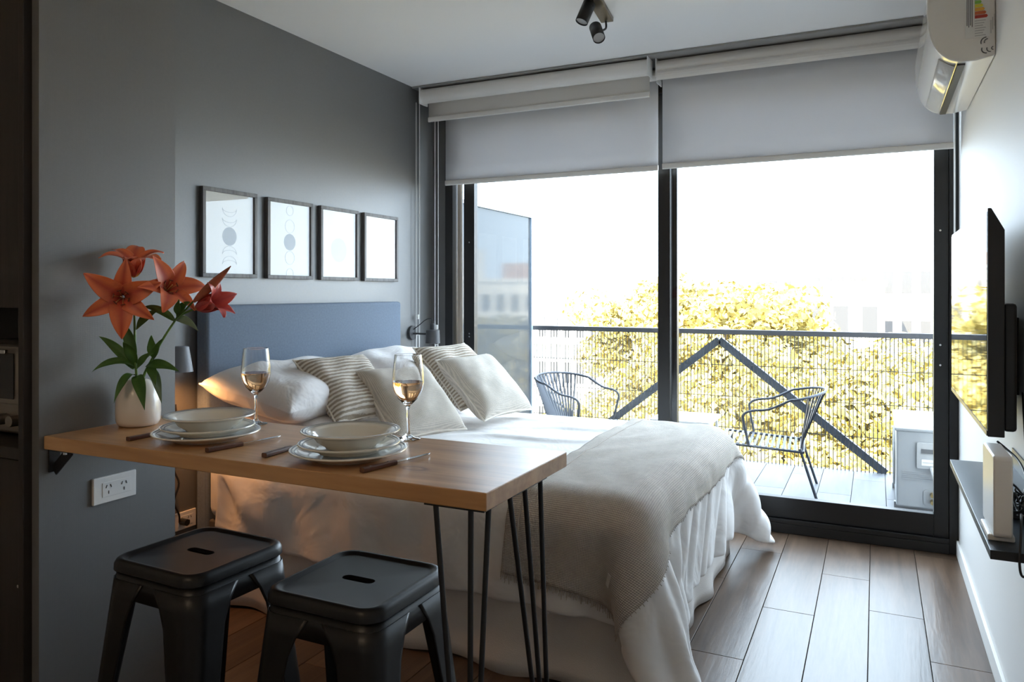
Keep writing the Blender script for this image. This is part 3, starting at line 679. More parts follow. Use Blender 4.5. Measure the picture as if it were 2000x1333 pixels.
# bud
b0, b1 = Vector(P(378, 590, -.015)), Vector(P(451, 520, -.015)); ax = (b1-b0)
fm = Matrix.Translation(b0-Vector(sB.location)) @ frame_from(ax)
bl = ax.length
def bud_fn(u, v):
    a = 2*math.pi*u; r = .0125*(math.sin(math.pi*min(.985, .06+.93*v**.85))**.8)*(1+.10*math.cos(3*a))
    return fm @ Vector((r*math.cos(a), r*math.sin(a), bl*v))
MB().grid(bud_fn, 24, 14, cu=True).build('bud', M('lily_bud', (.36, .10, .05), .4, var=.35, vscale=30), sB, smooth='all')
for a, b, w, dr, mt, sd3 in (((344, 625, 0), (388, 648, -.02), .012, .012, m_leaf_pale, 1), ((300, 700, 0), (296, 655, -.02), .014, .004, m_leaf, 2), ((298, 705, 0), (318, 662, -.03), .013, .004, m_leaf, 3),
                             ((285, 715, 0), (350, 726, -.05), .015, .01, m_leaf, 4), ((296, 722, 0), (316, 790, -.02), .014, .02, m_leaf_pale, 5), ((345, 622, 0), (372, 590, -.02), .016, .008, m_leaf, 6),
                             ((348, 618, 0), (350, 585, -.02), .012, .004, m_leaf, 7), ((292, 715, 0), (305, 755, -.04), .014, .01, m_leaf, 8), ((343, 628, 0), (278, 600, .02), .012, .012, m_leaf, 9)):
    leaf(sB, P(*a), P(*b), w, dr, mt, side=tuple((Vector(P(*b))-Vector(P(*a))).cross(cdir+UP*.6).normalized()), seed=sd3+20)

# ================================================================== bed
BX0, BX1, BY0, BY1 = -2.575, -.675, 2.345, 3.845
bed = thing('bed', 'double bed with blue-grey upholstered headboard and pale gathered valance', 'bed', ((BX0+BX1)/2, (BY0+BY1)/2, 0))
MB().box(XL+.004, -2.585, 2.362, 3.842, .02, 1.236).build('headboard', m_headboard, bed, world=True, bevel=.018, seg=4)
MB().box(BX0, BX1-.01, BY0+.015, BY1-.015, .03, .32).build('base', M('bed_base_fabric', (.10, .09, .085), .9), bed, world=True, bevel=.01)
MB().box(BX0, BX1, BY0, BY1, .325, .585).build('mattress', m_white_linen, bed, world=True, bevel=.05, seg=4)
def valance(path, name):
    P_ = [np.array(p, float) for p in path]; L = [0]
    for a, b in zip(P_, P_[1:]): L.append(L[-1]+np.linalg.norm(b-a))
    T = L[-1]; n = int(T/.016)
    def fn(u, v):
        s = u*T; k = max(0, min(len(P_)-2, np.searchsorted(L, s)-1)); q = (s-L[k])/(L[k+1]-L[k])
        p = P_[k]+(P_[k+1]-P_[k])*q; d = (P_[k+1]-P_[k])/(L[k+1]-L[k]); nrm = np.array([d[1], -d[0]])
        amp = (1-v)
        off = .006+.026*amp+amp*(.012*math.sin(s*21+1.5*math.sin(s*3.1))+.009*math.sin(s*9.3+1))
        p = p+nrm*off
        return (p[0], p[1], .006+.325*v+.006*amp*math.sin(s*13))
    return MB().grid(fn, n, 9).build(name, m_skirt, bed, world=True, smooth='all', solid=.002, fix=False)
valance([(BX0+.1, BY0), (BX1, BY0), (BX1, BY1), (BX0+.1, BY1)], 'valance')

# ------------------------------------------------------------------ duvet: a sheet relaxed over the mattress by position-based dynamics
def drape(nx, ny, x0, x1, y0, y1, ztop, box, r, steps, slack=1.02, seed=3):
    g = np.random.default_rng(seed)
    X, Y = np.meshgrid(np.linspace(x0, x1, nx), np.linspace(y0, y1, ny), indexing='ij')
    p = np.stack([X, Y, np.full_like(X, ztop+.03)], -1)
    for _ in range(14):     # gentle rumples to start from
        cx, cy = g.uniform(x0, x1), g.uniform(y0, y1); a = g.uniform(0, 3.14); k = g.uniform(8, 16)
        w = np.exp(-((X-cx)**2+(Y-cy)**2)/.12); p[..., 2] += .022*w*np.sin(k*((X-cx)*math.cos(a)+(Y-cy)*math.sin(a)))
    p[..., 2] += g.normal(0, .002, X.shape); p[..., 2] -= p[..., 2].min()-ztop-.012
    rx, ry = (x1-x0)/(nx-1)*slack, (y1-y0)/(ny-1)*slack; rd = math.hypot(rx, ry)
    v = np.zeros_like(p); bx0, bx1, by0, by1 = box; dt = 1/60; pin = p[0].copy(); inb = ((Y[0] > box[2]+.02) & (Y[0] < box[3]-.02))[:, None]
    def solve(A, B, rest, k):
        d = B-A; l = np.sqrt((d*d).sum(-1, keepdims=True))+1e-9; c = d*((l-rest)/l*.5*k); A += c; B -= c
    def bend(A, B, rest, k):
        d = B-A; l = np.sqrt((d*d).sum(-1, keepdims=True))+1e-9; c = d*(np.minimum(l-rest, 0)/l*.5*k); return c
    for st in range(steps):
        v[..., 2] -= 3.0*dt; v *= .96
        old = p.copy(); p += v*dt
        for it in range(22):
            solve(p[0:-1:2][:p[1::2].shape[0]], p[1::2], rx, 1); solve(p[1:-1:2], p[2::2][:p[1:-1:2].shape[0]], rx, 1)
            solve(p[:, 0:-1:2][:, :p[:, 1::2].shape[1]], p[:, 1::2], ry, 1); solve(p[:, 1:-1:2], p[:, 2::2][:, :p[:, 1:-1:2].shape[1]], ry, 1)
            for A, B in ((p[:-1, :-1], p[1:, 1:]), (p[1:, :-1], p[:-1, 1:])):
                d = B-A; l = np.sqrt((d*d).sum(-1, keepdims=True))+1e-9; c = d*((l-rd)/l*.5*.2); A += c; B -= c
            for h, kk in ((2, .25), (4, .12)):
                c = bend(p[:-h], p[h:], rx*h*.97, kk); p[:-h] += c; p[h:] -= c
                c = bend(p[:, :-h], p[:, h:], ry*h*.97, kk); p[:, :-h] += c; p[:, h:] -= c
            q = np.stack([np.clip(p[..., 0], bx0+r, bx1-r), np.clip(p[..., 1], by0+r, by1-r), np.minimum(p[..., 2], ztop-r)], -1)
            d = p-q; l = np.sqrt((d*d).sum(-1, keepdims=True)); hit = l[..., 0] < r
            dn = np.where(l > 1e-6, d/np.maximum(l, 1e-6), np.array([0, 0, 1.0]))
            p = np.where(hit[..., None], q+dn*r, p)
            fr = p-old; p = np.where(hit[..., None], old+fr-(fr-dn*(fr*dn).sum(-1, keepdims=True))*.35, p)
            p[..., 2] = np.maximum(p[..., 2], .02); p[0] = np.where(inb, pin, p[0])
        v = (p-old)/dt
    return p
DX0, DX1, DY0, DY1 = -2.46, -.26, 2.03, 4.17
DN, DM = 84, 84
DV = drape(DN, DM, DX0, DX1, DY0, DY1, .600, (BX0-.3, BX1+.018, BY0-.018, BY1+.018), .055, 150)
# pressed-in creases and pleats of the linen
def creases(A):
    gu = np.gradient(A, axis=0); gv = np.gradient(A, axis=1); n = np.cross(gu, gv); n /= np.linalg.norm(n, axis=-1, keepdims=True)+1e-9
    X, Y = np.meshgrid(np.linspace(DX0, DX1, DN), np.linspace(DY0, DY1, DM), indexing='ij'); g = np.random.default_rng(5); d = np.zeros_like(X)
    for (cx, cy, ang, ln, w, h) in ((-1.35, 3.45, .35, .35, .022, .018), (-1.45, 3.15, .25, .40, .026, .020), (-1.30, 2.85, .45, .30, .022, .016), (-1.55, 3.60, .1, .3, .02, .016), (-1.6, 2.7, -.3, .3, .024, .014), (-1.25, 3.7, .6, .22, .02, .014)):
        u = (X-cx)*math.cos(ang)+(Y-cy)*math.sin(ang); v = -(X-cx)*math.sin(ang)+(Y-cy)*math.cos(ang)+.03*np.sin(u*9)
        d += h*np.exp(-(u/ln)**2)*np.exp(-(v/w)**2)
    ft = np.clip((X-(BX1-.02))/.12, 0, 1)       # foot overhang: slanting pleats
    d += ft*(.011*np.sin(38*(Y+.55*(X-BX1))+2*np.sin(Y*6))+.007*np.sin(71*(Y+.4*(X-BX1))+1))
    nr = np.clip(((BY0+.02)-Y)/.15, 0, 1)       # near overhang: looser waves
    d += nr*(.010*np.sin(17*(X-.5*Y)+1.3*np.sin(5*X))+.006*np.sin(33*(X+.3*Y)))
    return A+n*d[..., None]
DV = creases(DV)
def grid_obj(name, A, mat, parent=None, uv=None, **kw):
    n, m = A.shape[:2]
    o = MB().add(A.reshape(-1, 3), [(i*m+j, (i+1)*m+j, (i+1)*m+j+1, i*m+j+1) for i in range(n-1) for j in range(m-1)]).build(name, mat, parent, smooth='all', fix=False, **kw)
    if uv is not None:
        ul = o.data.uv_layers.new(name='UVMap'); uv = uv.reshape(-1, 2)
        for lp in o.data.loops: ul.data[lp.index].uv = uv[lp.vertex_index]
    return o
dv = grid_obj('duvet', DV, m_white_linen, solid=.022, sub=2)
tag(dv, 'white linen duvet draped over the bed to its corners', 'duvet')
def gnormals(A):
    gu = np.gradient(A, axis=0); gv = np.gradient(A, axis=1); n = np.cross(gu, gv); return n/(np.linalg.norm(n, axis=-1, keepdims=True)+1e-9)
def smooth_grid(A, k):
    for _ in range(k):
        B = A.copy(); B[1:-1] += .5*(A[2:]+A[:-2]-2*A[1:-1])*.5; B[:, 1:-1] += .5*(A[:, 2:]+A[:, :-2]-2*A[:, 1:-1])*.5; A = B
    return A
DVs = smooth_grid(DV, 2); DNn = gnormals(DVs)
def on_duvet(s, t, off):
    a = np.clip((s-DX0)/(DX1-DX0)*(DN-1), 0, DN-1.001); b = np.clip((t-DY0)/(DY1-DY0)*(DM-1), 0, DM-1.001)
    i, j = a.astype(int), b.astype(int); fa, fb = (a-i)[..., None], (b-j)[..., None]
    def lerp(G): return G[i, j]*(1-fa)*(1-fb)+G[i+1, j]*fa*(1-fb)+G[i, j+1]*(1-fa)*fb+G[i+1, j+1]*fa*fb
    n = lerp(DNn); n /= np.linalg.norm(n, axis=-1, keepdims=True)+1e-9
    return lerp(DVs)+n*np.asarray(off)[..., None]
# ------------------------------------------------------------------ folded throw across the foot of the bed
TS0, TS1, TT0, TT1 = -1.14, -.60, 2.13, 3.95
nu, nv = 64, 150
U, V_ = np.meshgrid(np.linspace(0, 1, nu), np.linspace(0, 1, nv), indexing='ij')
sT = TS0+(TS1-TS0)*U+.015*np.sin(V_*7)*(1-U)+.012*np.sin(V_*11+1)*U; tT = TT0-.05*U*(1-V_)+(TT1-TT0+.05*U*(1-V_))*V_
off = .032+.004*np.sin(sT*37+4*np.sin(tT*5))*np.sin(tT*9)
TH = smooth_grid(on_duvet(sT, tT, off), 3)
th = thing('throw_blanket', 'beige woven throw with fringed hem laid across the foot of the bed', 'blanket', tuple(TH.reshape(-1, 3).mean(0)*[1, 1, 0]+[0, 0, TH[..., 2].min()]))
tl = np.array(th.location)
grid_obj('cloth', TH-tl, m_throw, th, uv=np.stack([sT, tT], -1), solid=.006)
TNn = gnormals(TH)
for k, ii in ((0, 6),):
    MB().tube([TH[ii, j]+TNn[ii, j]*.007-tl for j in range(0, nv, 2)], .0038, 7).build('seam', m_throw_trim, th, smooth='all')
fr = MB()
for i in range(0, nu-1):
    for q in (0, .5):
        a = TH[i, 0]*(1-q)+TH[i+1, 0]*q+TNn[i, 0]*.003; d = (TH[i, 0]-TH[i, 2]); d = d/np.linalg.norm(d)
        j = RNG.normal(0, .25, 3); e = a+(d+j*.6)*RNG.uniform(.012, .024)
        fr.tube([a-tl, (a+e)/2+j*.003-tl, e-tl], .0014, 4)
    b_ = TH[i, -1]
for j in range(0, nv-1):
    a = TH[-1, j]+TNn[-1, j]*.003; d = TH[-1, j]-TH[-3, j]; d = d/np.linalg.norm(d); w = RNG.normal(0, .3, 3); e = a+(d+w*.5)*RNG.uniform(.004, .010)
    fr.tube([a-tl, e-tl], .0013, 4)
fo = fr.build('fringe', m_throw_trim, th, fix=False); fo['kind'] = 'stuff'
ii, jj = nu-14, 8
c = TH[ii, jj]+TNn[ii, jj]*.008; du = TH[ii+3, jj]-TH[ii, jj]; dv_ = TH[ii, jj+2]-TH[ii, jj]; du = du/np.linalg.norm(du); dv_ = dv_/np.linalg.norm(dv_)
lb = MB().add([c-tl-du*.010-dv_*.020, c-tl+du*.010-dv_*.020, c-tl+du*.010+dv_*.020, c-tl-du*.010+dv_*.020], [(0, 1, 2, 3)]).build('sewn_label', M('label_cloth', (.72, .68, .62), .9), th, solid=.002)

# ------------------------------------------------------------------ pillows and cushions
def cushion(name, label, mat, TL, BL, BR, thick, group, piping=None, n=34, wr=.0, pinch=.10, seed=0, sharp=.5, cat='cushion'):
    TL, BL, BR = map(lambda q: np.array(q, float), (TL, BL, BR)); a = BR-BL; w = np.linalg.norm(a); a /= w
    b = TL-BL; b -= a*a.dot(b); h = np.linalg.norm(b); b /= h; c = np.cross(a, b)
    ctr = (TL+BR)/2; R = Matrix((a, b, c)).transposed().to_4x4(); R.translation = Vector(ctr)
    g = np.random.default_rng(seed); ph = g.uniform(0, 6.28, 8); vs = []; fs = []
    def surf(sgn):
        base = len(vs)
        for i in range(n):
            for j in range(n):
                u = -1+2*i/(n-1); v = -1+2*j/(n-1)
                u = math.sin(u*math.pi/2)*.35+u*.65; v = math.sin(v*math.pi/2)*.35+v*.65
                e = (1-u**4)*(1-v**4); z = thick/2*max(e, 0)**sharp
                # edges pull in between the corners
                x = u*w/2*(1-pinch*(1-v*v)*abs(u)**3); y = v*h/2*(1-pinch*(1-u*u)*abs(v)**3)
                z += wr*e*(math.sin(5*u+3*v+ph[0])+.7*math.sin(9*u-6*v+ph[1])+.6*math.sin(4*u+11*v+ph[2])*abs(u))
                vs.append((x, y, sgn*max(z, .0025)))
        for i in range(n-1):
            for j in range(n-1):
                q = (base+i*n+j, base+(i+1)*n+j, base+(i+1)*n+j+1, base+i*n+j+1); fs.append(q if sgn > 0 else q[::-1])
    surf(1); surf(-1); N2 = n*n
    rim = [i*n for i in range(n)]+[(n-1)*n+j for j in range(1, n)]+[i*n+n-1 for i in range(n-2, -1, -1)]+[j for j in range(n-2, 0, -1)]
    for k in range(len(rim)): a_, b_ = rim[k], rim[(k+1) % len(rim)]; fs.append((a_, N2+a_, N2+b_, b_))
    root = thing(name, label, cat, tuple(ctr), 0, group); root.matrix_world = R
    MB().add(vs, fs).build('cover', mat, root, smooth='all')
    pts = [((np.array(vs[k])+np.array(vs[N2+k]))/2) for k in rim]
    if piping: MB().tube([q*[1.006, 1.006, 1] for q in pts], piping[1], 6, closed=True).build('piping', piping[0], root, smooth='all')
    return root
def stripe_mat(name):
    m = bpy.data.materials.new(name); m.use_nodes = True; nt = m.node_tree; b = nt.nodes['Principled BSDF']; N = nt.nodes.new; L = nt.links.new
    tc = N('ShaderNodeTexCoord'); w = N('ShaderNodeTexWave'); w.bands_direction = 'Y'; w.inputs['Scale'].default_value = 17; w.inputs['Distortion'].default_value = 1.2; w.inputs['Detail Scale'].default_value = 3; w.inputs['Detail'].default_value = 3
    L(tc.outputs['Object'], w.inputs['Vector']); r = N('ShaderNodeValToRGB'); e = r.color_ramp.elements; e[0].position = .35; e[0].color = (.40, .33, .25, 1); e[1].position = .62; e[1].color = (.76, .70, .62, 1)
    L(w.outputs['Fac'], r.inputs[0]); L(r.outputs[0], b.inputs['Base Color']); b.inputs['Roughness'].default_value = .95
    n = N('ShaderNodeTexNoise'); n.inputs['Scale'].default_value = 160; L(tc.outputs['Object'], n.inputs['Vector'])
    ad = N('ShaderNodeMath'); ad.operation = 'MULTIPLY_ADD'; L(n.outputs[0], ad.inputs[0]); ad.inputs[1].default_value = .5; L(w.outputs['Fac'], ad.inputs[2])
    bp = N('ShaderNodeBump'); bp.inputs['Strength'].default_value = .9; bp.inputs['Distance'].default_value = .006; L(ad.outputs[0], bp.inputs['Height']); L(bp.outputs[0], b.inputs['Normal'])
    return m
m_stripe = stripe_mat('tufted_stripe')
m_pipe = M('cushion_seam', (.80, .74, .66), .95)
G1, G2 = 'bed pillows', 'throw cushions'
cushion('pillow', 'white pillow lying flat under the other beside the lit lamp', m_pillow, (-2.54, 2.36, .72), (-1.96, 2.36, .70), (-1.96, 3.06, .70), .17, G1, wr=.004, seed=1, cat='pillow')
cushion('pillow', 'plump white pillow on top, warm lamp light on its near end', m_pillow, (-2.52, 2.27, .915), (-2.04, 2.25, .825), (-2.04, 2.99, .83), .20, G1, wr=.006, seed=2, pinch=.06, cat='pillow')
cushion('pillow', 'white pillow lying flat under the other nearest the window', m_pillow, (-2.54, 3.10, .72), (-1.98, 3.10, .70), (-1.98, 3.80, .70), .17, G1, wr=.004, seed=3, cat='pillow')
cushion('pillow', 'plump white pillow on top, nearest the window', m_pillow, (-2.54, 3.12, .91), (-2.06, 3.10, .825), (-2.06, 3.82, .83), .20, G1, wr=.006, seed=4, pinch=.06, cat='pillow')
cushion('striped_cushion', 'beige striped cushion behind the cream cushion nearest the lit lamp', m_stripe, (-2.24, 2.54, 1.0), (-1.985, 2.45, .75), (-1.93, 2.86, .745), .13, G2, seed=5, wr=.004, piping=(m_pipe, .004))
cushion('striped_cushion', 'beige striped cushion behind the cream cushion nearest the window', m_stripe, (-2.18, 3.37, 1.0), (-1.87, 3.28, .70), (-1.80, 3.70, .70), .13, G2, seed=6, wr=.004, piping=(m_pipe, .004))
cushion('cream_cushion', 'cream waffle-knit cushion behind the wine glass, seam along its edge', m_waffle, (-2.09, 2.69, .94), (-1.80, 2.65, .665), (-1.69, 3.06, .665), .15, G2, seed=7, wr=.003, piping=(m_pipe, .005))
cushion('cream_cushion', 'cream waffle-knit cushion nearest the window and the glass partition', m_waffle, (-2.02, 3.31, .945), (-1.72, 3.27, .665), (-1.66, 3.71, .665), .15, G2, seed=8, wr=.003, piping=(m_pipe, .005))

# ================================================================== wall lamps
m_lampw = M('lamp_shade_paint', (.045, .045, .048), .5)
m_lamp_in = M('lamp_shade_inside', (.75, .70, .62), .5)
def wall_lamp(label, y, z, lit, out=.15, m_lampw=m_lampw):
    t = thing('wall_lamp', label, 'lamp', (XL+.001, y, z))
    MB().cyl((0, 0, 0), (.018, 0, 0), .045, n=32).build('wall_plate', m_lampw, t, smooth=True, bevel=.003)
    MB().cyl((.018, 0, -.005), (out-.03, 0, -.005), .006, n=12).build('arm', m_lampw, t, smooth=True)
    MB().cyl((.018, 0, .0), (.02, 0, .0), .008, n=12).build('nut', m_lampw, t)
    if not lit: MB().tube(smooth_path([(.015, 0, .02), (.06, 0, .05), (.11, 0, .085), (out-.012, 0, .09), (out, 0, .062)], 6), .003, 7).build('cord', m_black_metal, t, smooth=True)
    sh = [(.002, .062), (.017, .062), (.018, .060), (.018, .026), (.020, .024), (.040, .022), (.042, .020), (.046, -.062), (.044, -.062), (.040, .016), (.0, .018)]
    if lit: sh = [(.002, .040), (.026, .040), (.030, .038), (.046, -.062), (.044, -.062), (.028, .034), (0, .035)]
    MB().lathe(sh, 36, (out, 0, 0)).build('lamp_shade', m_lampw, t, smooth=True)
    MB().lathe([(0, .012), (.012, .008), (.013, -.005), (.024, -.022), (.026, -.034), (.018, -.050), (0, -.056)], 24, (out, 0, 0)).build('bulb', emit_mat('warm_bulb_glow', (1.0, .52, .20), 30.0) if lit else M('bulb_glass', (.7, .7, .66), .2), t, smooth=True)
    if lit:
        ld = bpy.data.lights.new('bulb_light', 'SPOT'); ld.energy = 4.5; ld.color = (1.0, .42, .13); ld.spot_size = math.radians(150); ld.spot_blend = .6; ld.shadow_soft_size = .02
        lo = bpy.data.objects.new('bulb_light', ld); COL.objects.link(lo); lo.parent = t; lo.location = (out, 0, -.059)
    return t
wall_lamp('dark wall lamp glowing warm, half hidden behind the projecting grey wall', 2.17, 1.035, True, .14, M('window_lit_lamp_grey', (.22, .23, .25), .5))  # paler grey than the unlit lamp: window light put into the shade colour
wall_lamp('black cylinder wall lamp, unlit, between headboard and window', 4.06, 1.035, False, .16)

# ================================================================== framed prints
m_frame = wood_mat('grey_stained_frame', (.075, .07, .068), (.17, .16, .155), 'Z', .55, 3)
m_paper = M('print_paper', (.74, .73, .69), .9)
m_ink = M('print_ink_grey', (.22, .225, .23), .9)
m_ink_l = M('print_ink_line', (.42, .42, .41), .9)
m_ink_b = M('print_ink_pale_blue', (.55, .60, .60), .9)
def crescent(r, k=.35, n=24):
    out = [(r*math.cos(math.pi*q/n), r*math.sin(math.pi*q/n)) for q in range(n+1)]
    inn = [(r*math.cos(math.pi*q/n), k*r*math.sin(math.pi*q/n)) for q in range(n, -1, -1)]
    return out+inn
def picture(label, pxa, pxb, ytl, ybl, ytr, ybr, motif):
    xf = XL+.022
    A = onX(pxa, ytl, xf); B = onX(pxb, ybr, xf); C_ = onX(pxa, ybl, xf); D = onX(pxb, ytr, xf)
    w = B[1]-A[1]; z1 = (A[2]+D[2])/2; z0 = (B[2]+C_[2])/2; h = z1-z0; yc = (A[1]+B[1])/2
    t = thing('picture_frame', label, 'picture', (XL+.001, yc, z0), 0, 'moon prints over the bed')
    fw = .018
    def P_(name, mat, *b, bevel=0): return MB().box(*b).build(name, mat, t, bevel=bevel)
    P_('frame_rail', m_frame, 0, .022, -w/2, w/2, 0, fw, bevel=.002); P_('frame_rail', m_frame, 0, .022, -w/2, w/2, h-fw, h, bevel=.002)
    P_('frame_stile', m_frame, 0, .022, -w/2, -w/2+fw, fw, h-fw, bevel=.002); P_('frame_stile', m_frame, 0, .022, w/2-fw, w/2, fw, h-fw, bevel=.002)
    pr = P_('print', m_paper, .004, .010, -w/2+fw, w/2-fw, fw, h-fw)
    P_('glass', m_pic_glass, .0135, .0150, -w/2+fw, w/2-fw, fw, h-fw)
    R = h*.105; zc = h*.47; x = .0104
    def flat(pol, mat, dy=0, dz=0): MB().prism(pol, lambda a, b: (.010, dy+a, dz+b), lambda a, b: (x, dy+a, dz+b)).build('moon', mat, pr)
    def line(pol, dy=0, dz=0): MB().tube([(x, dy+a, dz+b) for a, b in pol], .0009, 4, closed=True).build('moon_outline', m_ink_l, pr)
    circ = lambda r: [(r*math.cos(2*math.pi*k/36), r*math.sin(2*math.pi*k/36)) for k in range(36)]
    if motif == 0:
        flat(circ(R), m_ink, 0, zc)
        for k in (1, 2): line([(a, b*.9) for a, b in crescent(R, .5)], 0, zc-R*(.85+1.1*k)); line([(a, -b*.9) for a, b in crescent(R, .5)], 0, zc+R*(.85+1.1*k))
    elif motif == 1:
        flat(circ(R), m_ink, 0, zc)
        for k in (1, 2): line(circ(R*(1-.2*k)), 0, zc+R*2.0*k*.95); line(circ(R*(1-.2*k)), 0, zc-R*2.0*k*.95)
    elif motif == 2: flat(circ(R*1.6), m_ink_b, 0, zc-.02)
    else:
        for k in range(3): flat([(a, b) for a, b in crescent(R*.8, .55)], m_ink_b, 0, zc+R*(.1+.8*k))
picture('framed print of grey moon and crescents, farthest from the window', 396, 503, 364, 542, 378, 543, 0)
picture('second framed moon print counted from the lilies', 523, 612, 385, 545, 398, 546, 1)
picture('third framed moon print counted from the lilies', 627, 701, 402, 547, 412, 549, 2)
picture('framed pale crescent print nearest the window', 712, 778, 416, 549, 424, 551, 3)

# ================================================================== ceiling spotlight
pc = onZ(1172, 12, ZC)
sp = thing('ceiling_spotlight', 'black twin-head ceiling spotlight on a bronze bar', 'lamp', (pc[0], pc[1], ZC-.17))
m_bronze = M('bronze_plate', (.16, .13, .09), .3, .8); m_lens = M('spot_lens', (.55, .55, .55), .15, .2)
zc_ = .17
e1 = onZ(1152, -18, ZC-.012)-np.array([pc[0], pc[1], ZC-.17]); e2 = onZ(1186, 40, ZC-.012)-np.array([pc[0], pc[1], ZC-.17])
MB().bar((e1[0], e1[1], zc_-.011), (e2[0], e2[1], zc_-.011), .06, .022).build('mounting_bar', m_bronze, sp, bevel=.003)
def head(joint, c, d):
    d = Vector(d).normalized(); c = Vector(c)
    MB().tube(smooth_path([joint, (joint[0], joint[1], joint[2]-.035), tuple((Vector(joint)+c)/2-Vector((0, 0, .02))), tuple(c)], 5), .005, 8).build('arm', m_black_metal, sp, smooth=True)
    h = MB(); h.cyl(c-d*.045, c+d*.05, .0285, n=28, cap=False); h.cyl(c-d*.046, c-d*.044, .0275, n=28)
    ho = h.build('spot_head', m_black_metal, sp, smooth=True, solid=-.002)
    MB().cyl(c+d*.040, c+d*.044, .026, n=24).build('lens', m_lens, ho, smooth=True)
def loc_at(px, py, z): return onZ(px, py, ZC-z)-np.array([pc[0], pc[1], ZC-.17])
h1 = loc_at(1144, 24, .075); h2 = loc_at(1166, 63, .11)
head((h1[0]+.03, h1[1]+.0, zc_-.02), h1, (-.25, -.25, -.8)); head((e2[0]-.0, e2[1]-.02, zc_-.02), h2, (.25, -.35, -.5))

# ================================================================== air conditioner (indoor)
ac = thing('air_conditioner', 'white split air conditioner high on the wall with energy sticker on its end', 'air conditioner', (XR, 3.46, 2.10))
prof = [(0, 0), (-.06, -.012), (-.12, -.006), (-.165, .025), (-.192, .075), (-.204, .14), (-.206, .22), (-.198, .262), (-.16, .275), (0, .275)]
ps = [tuple(q) for q in smooth_path(prof[1:8], 5)]; pol = [(0, .0)]+ps+[(-.16, .275), (0, .275)]
L2 = .43
MB().prism(pol, lambda a, b: (a-.001, -L2, b), lambda a, b: (a-.001, L2, b)).build('casing', m_ac_plastic, ac, smooth=True, bevel=.006)
MB().grid(lambda u, v: (-.116-.05*u, -L2+.05+(2*L2-.1)*v, -.0115+.034*u**1.5), 8, 2).build('louvre', m_ac_plastic, ac, smooth='all', solid=.003)
MB().box(-.112, -.088, -L2+.025, L2-.025, -.0165, -.006).build('outlet_slot', m_dark_plastic, ac)
ey = -L2-.0008
def sticker(name, mat, x0, x1, z0, z1, d=0, parent=None): return MB().box(x0, x1, ey-.0006-d, ey-d, z0, z1).build(name, mat, parent or ac)
m_stk = M('sticker_paper', (.78, .78, .76), .5); m_txt = M('sticker_ink', (.12, .12, .12), .6); m_grey_txt = M('sticker_grey_ink', (.45, .45, .45), .6)
st = sticker('energy_sticker', m_stk, -.090, -.018, .066, .225)
cols = [(.02, .30, .08), (.22, .50, .06), (.75, .65, .05), (.75, .38, .04), (.62, .14, .04), (.50, .05, .03)]
for k, c in enumerate(cols):
    MB().prism([(-.062, .205-k*.0125), (-.050+k*.0045, .205-k*.0125), (-.046+k*.0045, .1995-k*.0125), (-.050+k*.0045, .194-k*.0125), (-.062, .194-k*.0125)], lambda a, b: (a, ey-.0007, b), lambda a, b: (a, ey-.0013, b)).build('rating_bar', M('rating_ink', c, .5), st)
for k in range(7): sticker('text_line', m_grey_txt, -.062, -.030-.004*(k % 3), .122-k*.0085, .1245-k*.0085, .0006, st)
for k in range(4): sticker('text_line', m_txt, -.086+k*.005, -.0835+k*.005, .11-.006*(k % 2), .215, .0006, st)
def arc(cx, cz, r, a0, a1, name='mark'):
    pts = [(cx+r*math.cos(math.radians(a0+(a1-a0)*k/12)), ey-.0006, cz+r*math.sin(math.radians(a0+(a1-a0)*k/12))) for k in range(13)]
    MB().tube(pts, .0016, 5).build(name, m_txt, ac)
arc(-.028, .048, .016, 90, 200); arc(-.024, .048, .010, 90, 200); arc(-.028, .024, .014, 160, 275); arc(-.016, .024, .011, 160, 275); arc(-.008, .024, .005, 90, 275)
for k in range(3): MB().box(-.016+.005*k, -.0135+.005*k, ey-.0008, ey, .075+.012*k, .12+.01*k).build('mark', m_grey_txt, ac)

# ================================================================== television, shelf, router
TVX = .25
tv2 = thing('television', 'flat black television on a wall bracket reflecting the window', 'television', (TVX+.05, 2.69, .79))
y0, y1 = onX(1929, 600, TVX)[1], onX(1859, 600, TVX)[1]; zt_, zb_ = onX(1926, 407, TVX)[2], onX(1934, 862, TVX)[2]
zt_ = (zt_+onX(1858, 461, TVX)[2])/2; zb_ = (zb_+onX(1862, 766, TVX)[2])/2
m_tv = M('tv_casing', (.014, .014, .015), .35); m_screen = M('tv_screen', (.004, .004, .005), .03)
MB().prism([(0, zb_), (0, zt_), (.008, zt_), (.036, zt_-.055), (.036, zb_)], lambda a, b: (TVX+a, y0, b), lambda a, b: (TVX+a, y1, b)).build('casing', m_tv, tv2, world=True, bevel=.002)
MB().box(TVX-.0012, TVX-.0002, y0+.008, y1-.008, zb_+.016, zt_-.008).build('screen', m_screen, tv2, world=True)
MB().box(TVX-.002, TVX-.0002, y0+.004, y1-.004, zb_+.002, zb_+.014).build('bottom_trim', M('tv_trim', (.06, .055, .05), .3, .6), tv2, world=True)
MB().box(TVX+.0365, TVX+.066, y0+.03, y1-.03, zb_+.01, zb_+.33).build('rear_housing', m_tv, tv2, world=True, bevel=.008)
MB().box(TVX+.066, XR-.001, (y0+y1)/2-.12, (y0+y1)/2+.12, 1.0, 1.22).build('wall_bracket', m_black_metal, tv2, world=True)
zs = .782
s_f = onX(1856, 893, .21); sx = .205
sh_ = thing('wall_shelf', 'thin black wall shelf under the television holding the router', 'shelf', (.29, 2.2, zs-.03))
ys0, ys1 = 1.765, 2.665
MB().box(sx, XR-.001, ys0, ys1, zs-.004, zs).build('shelf_board', M('shelf_metal', (.05, .06, .075), .35, .4), sh_, world=True, bevel=.001)
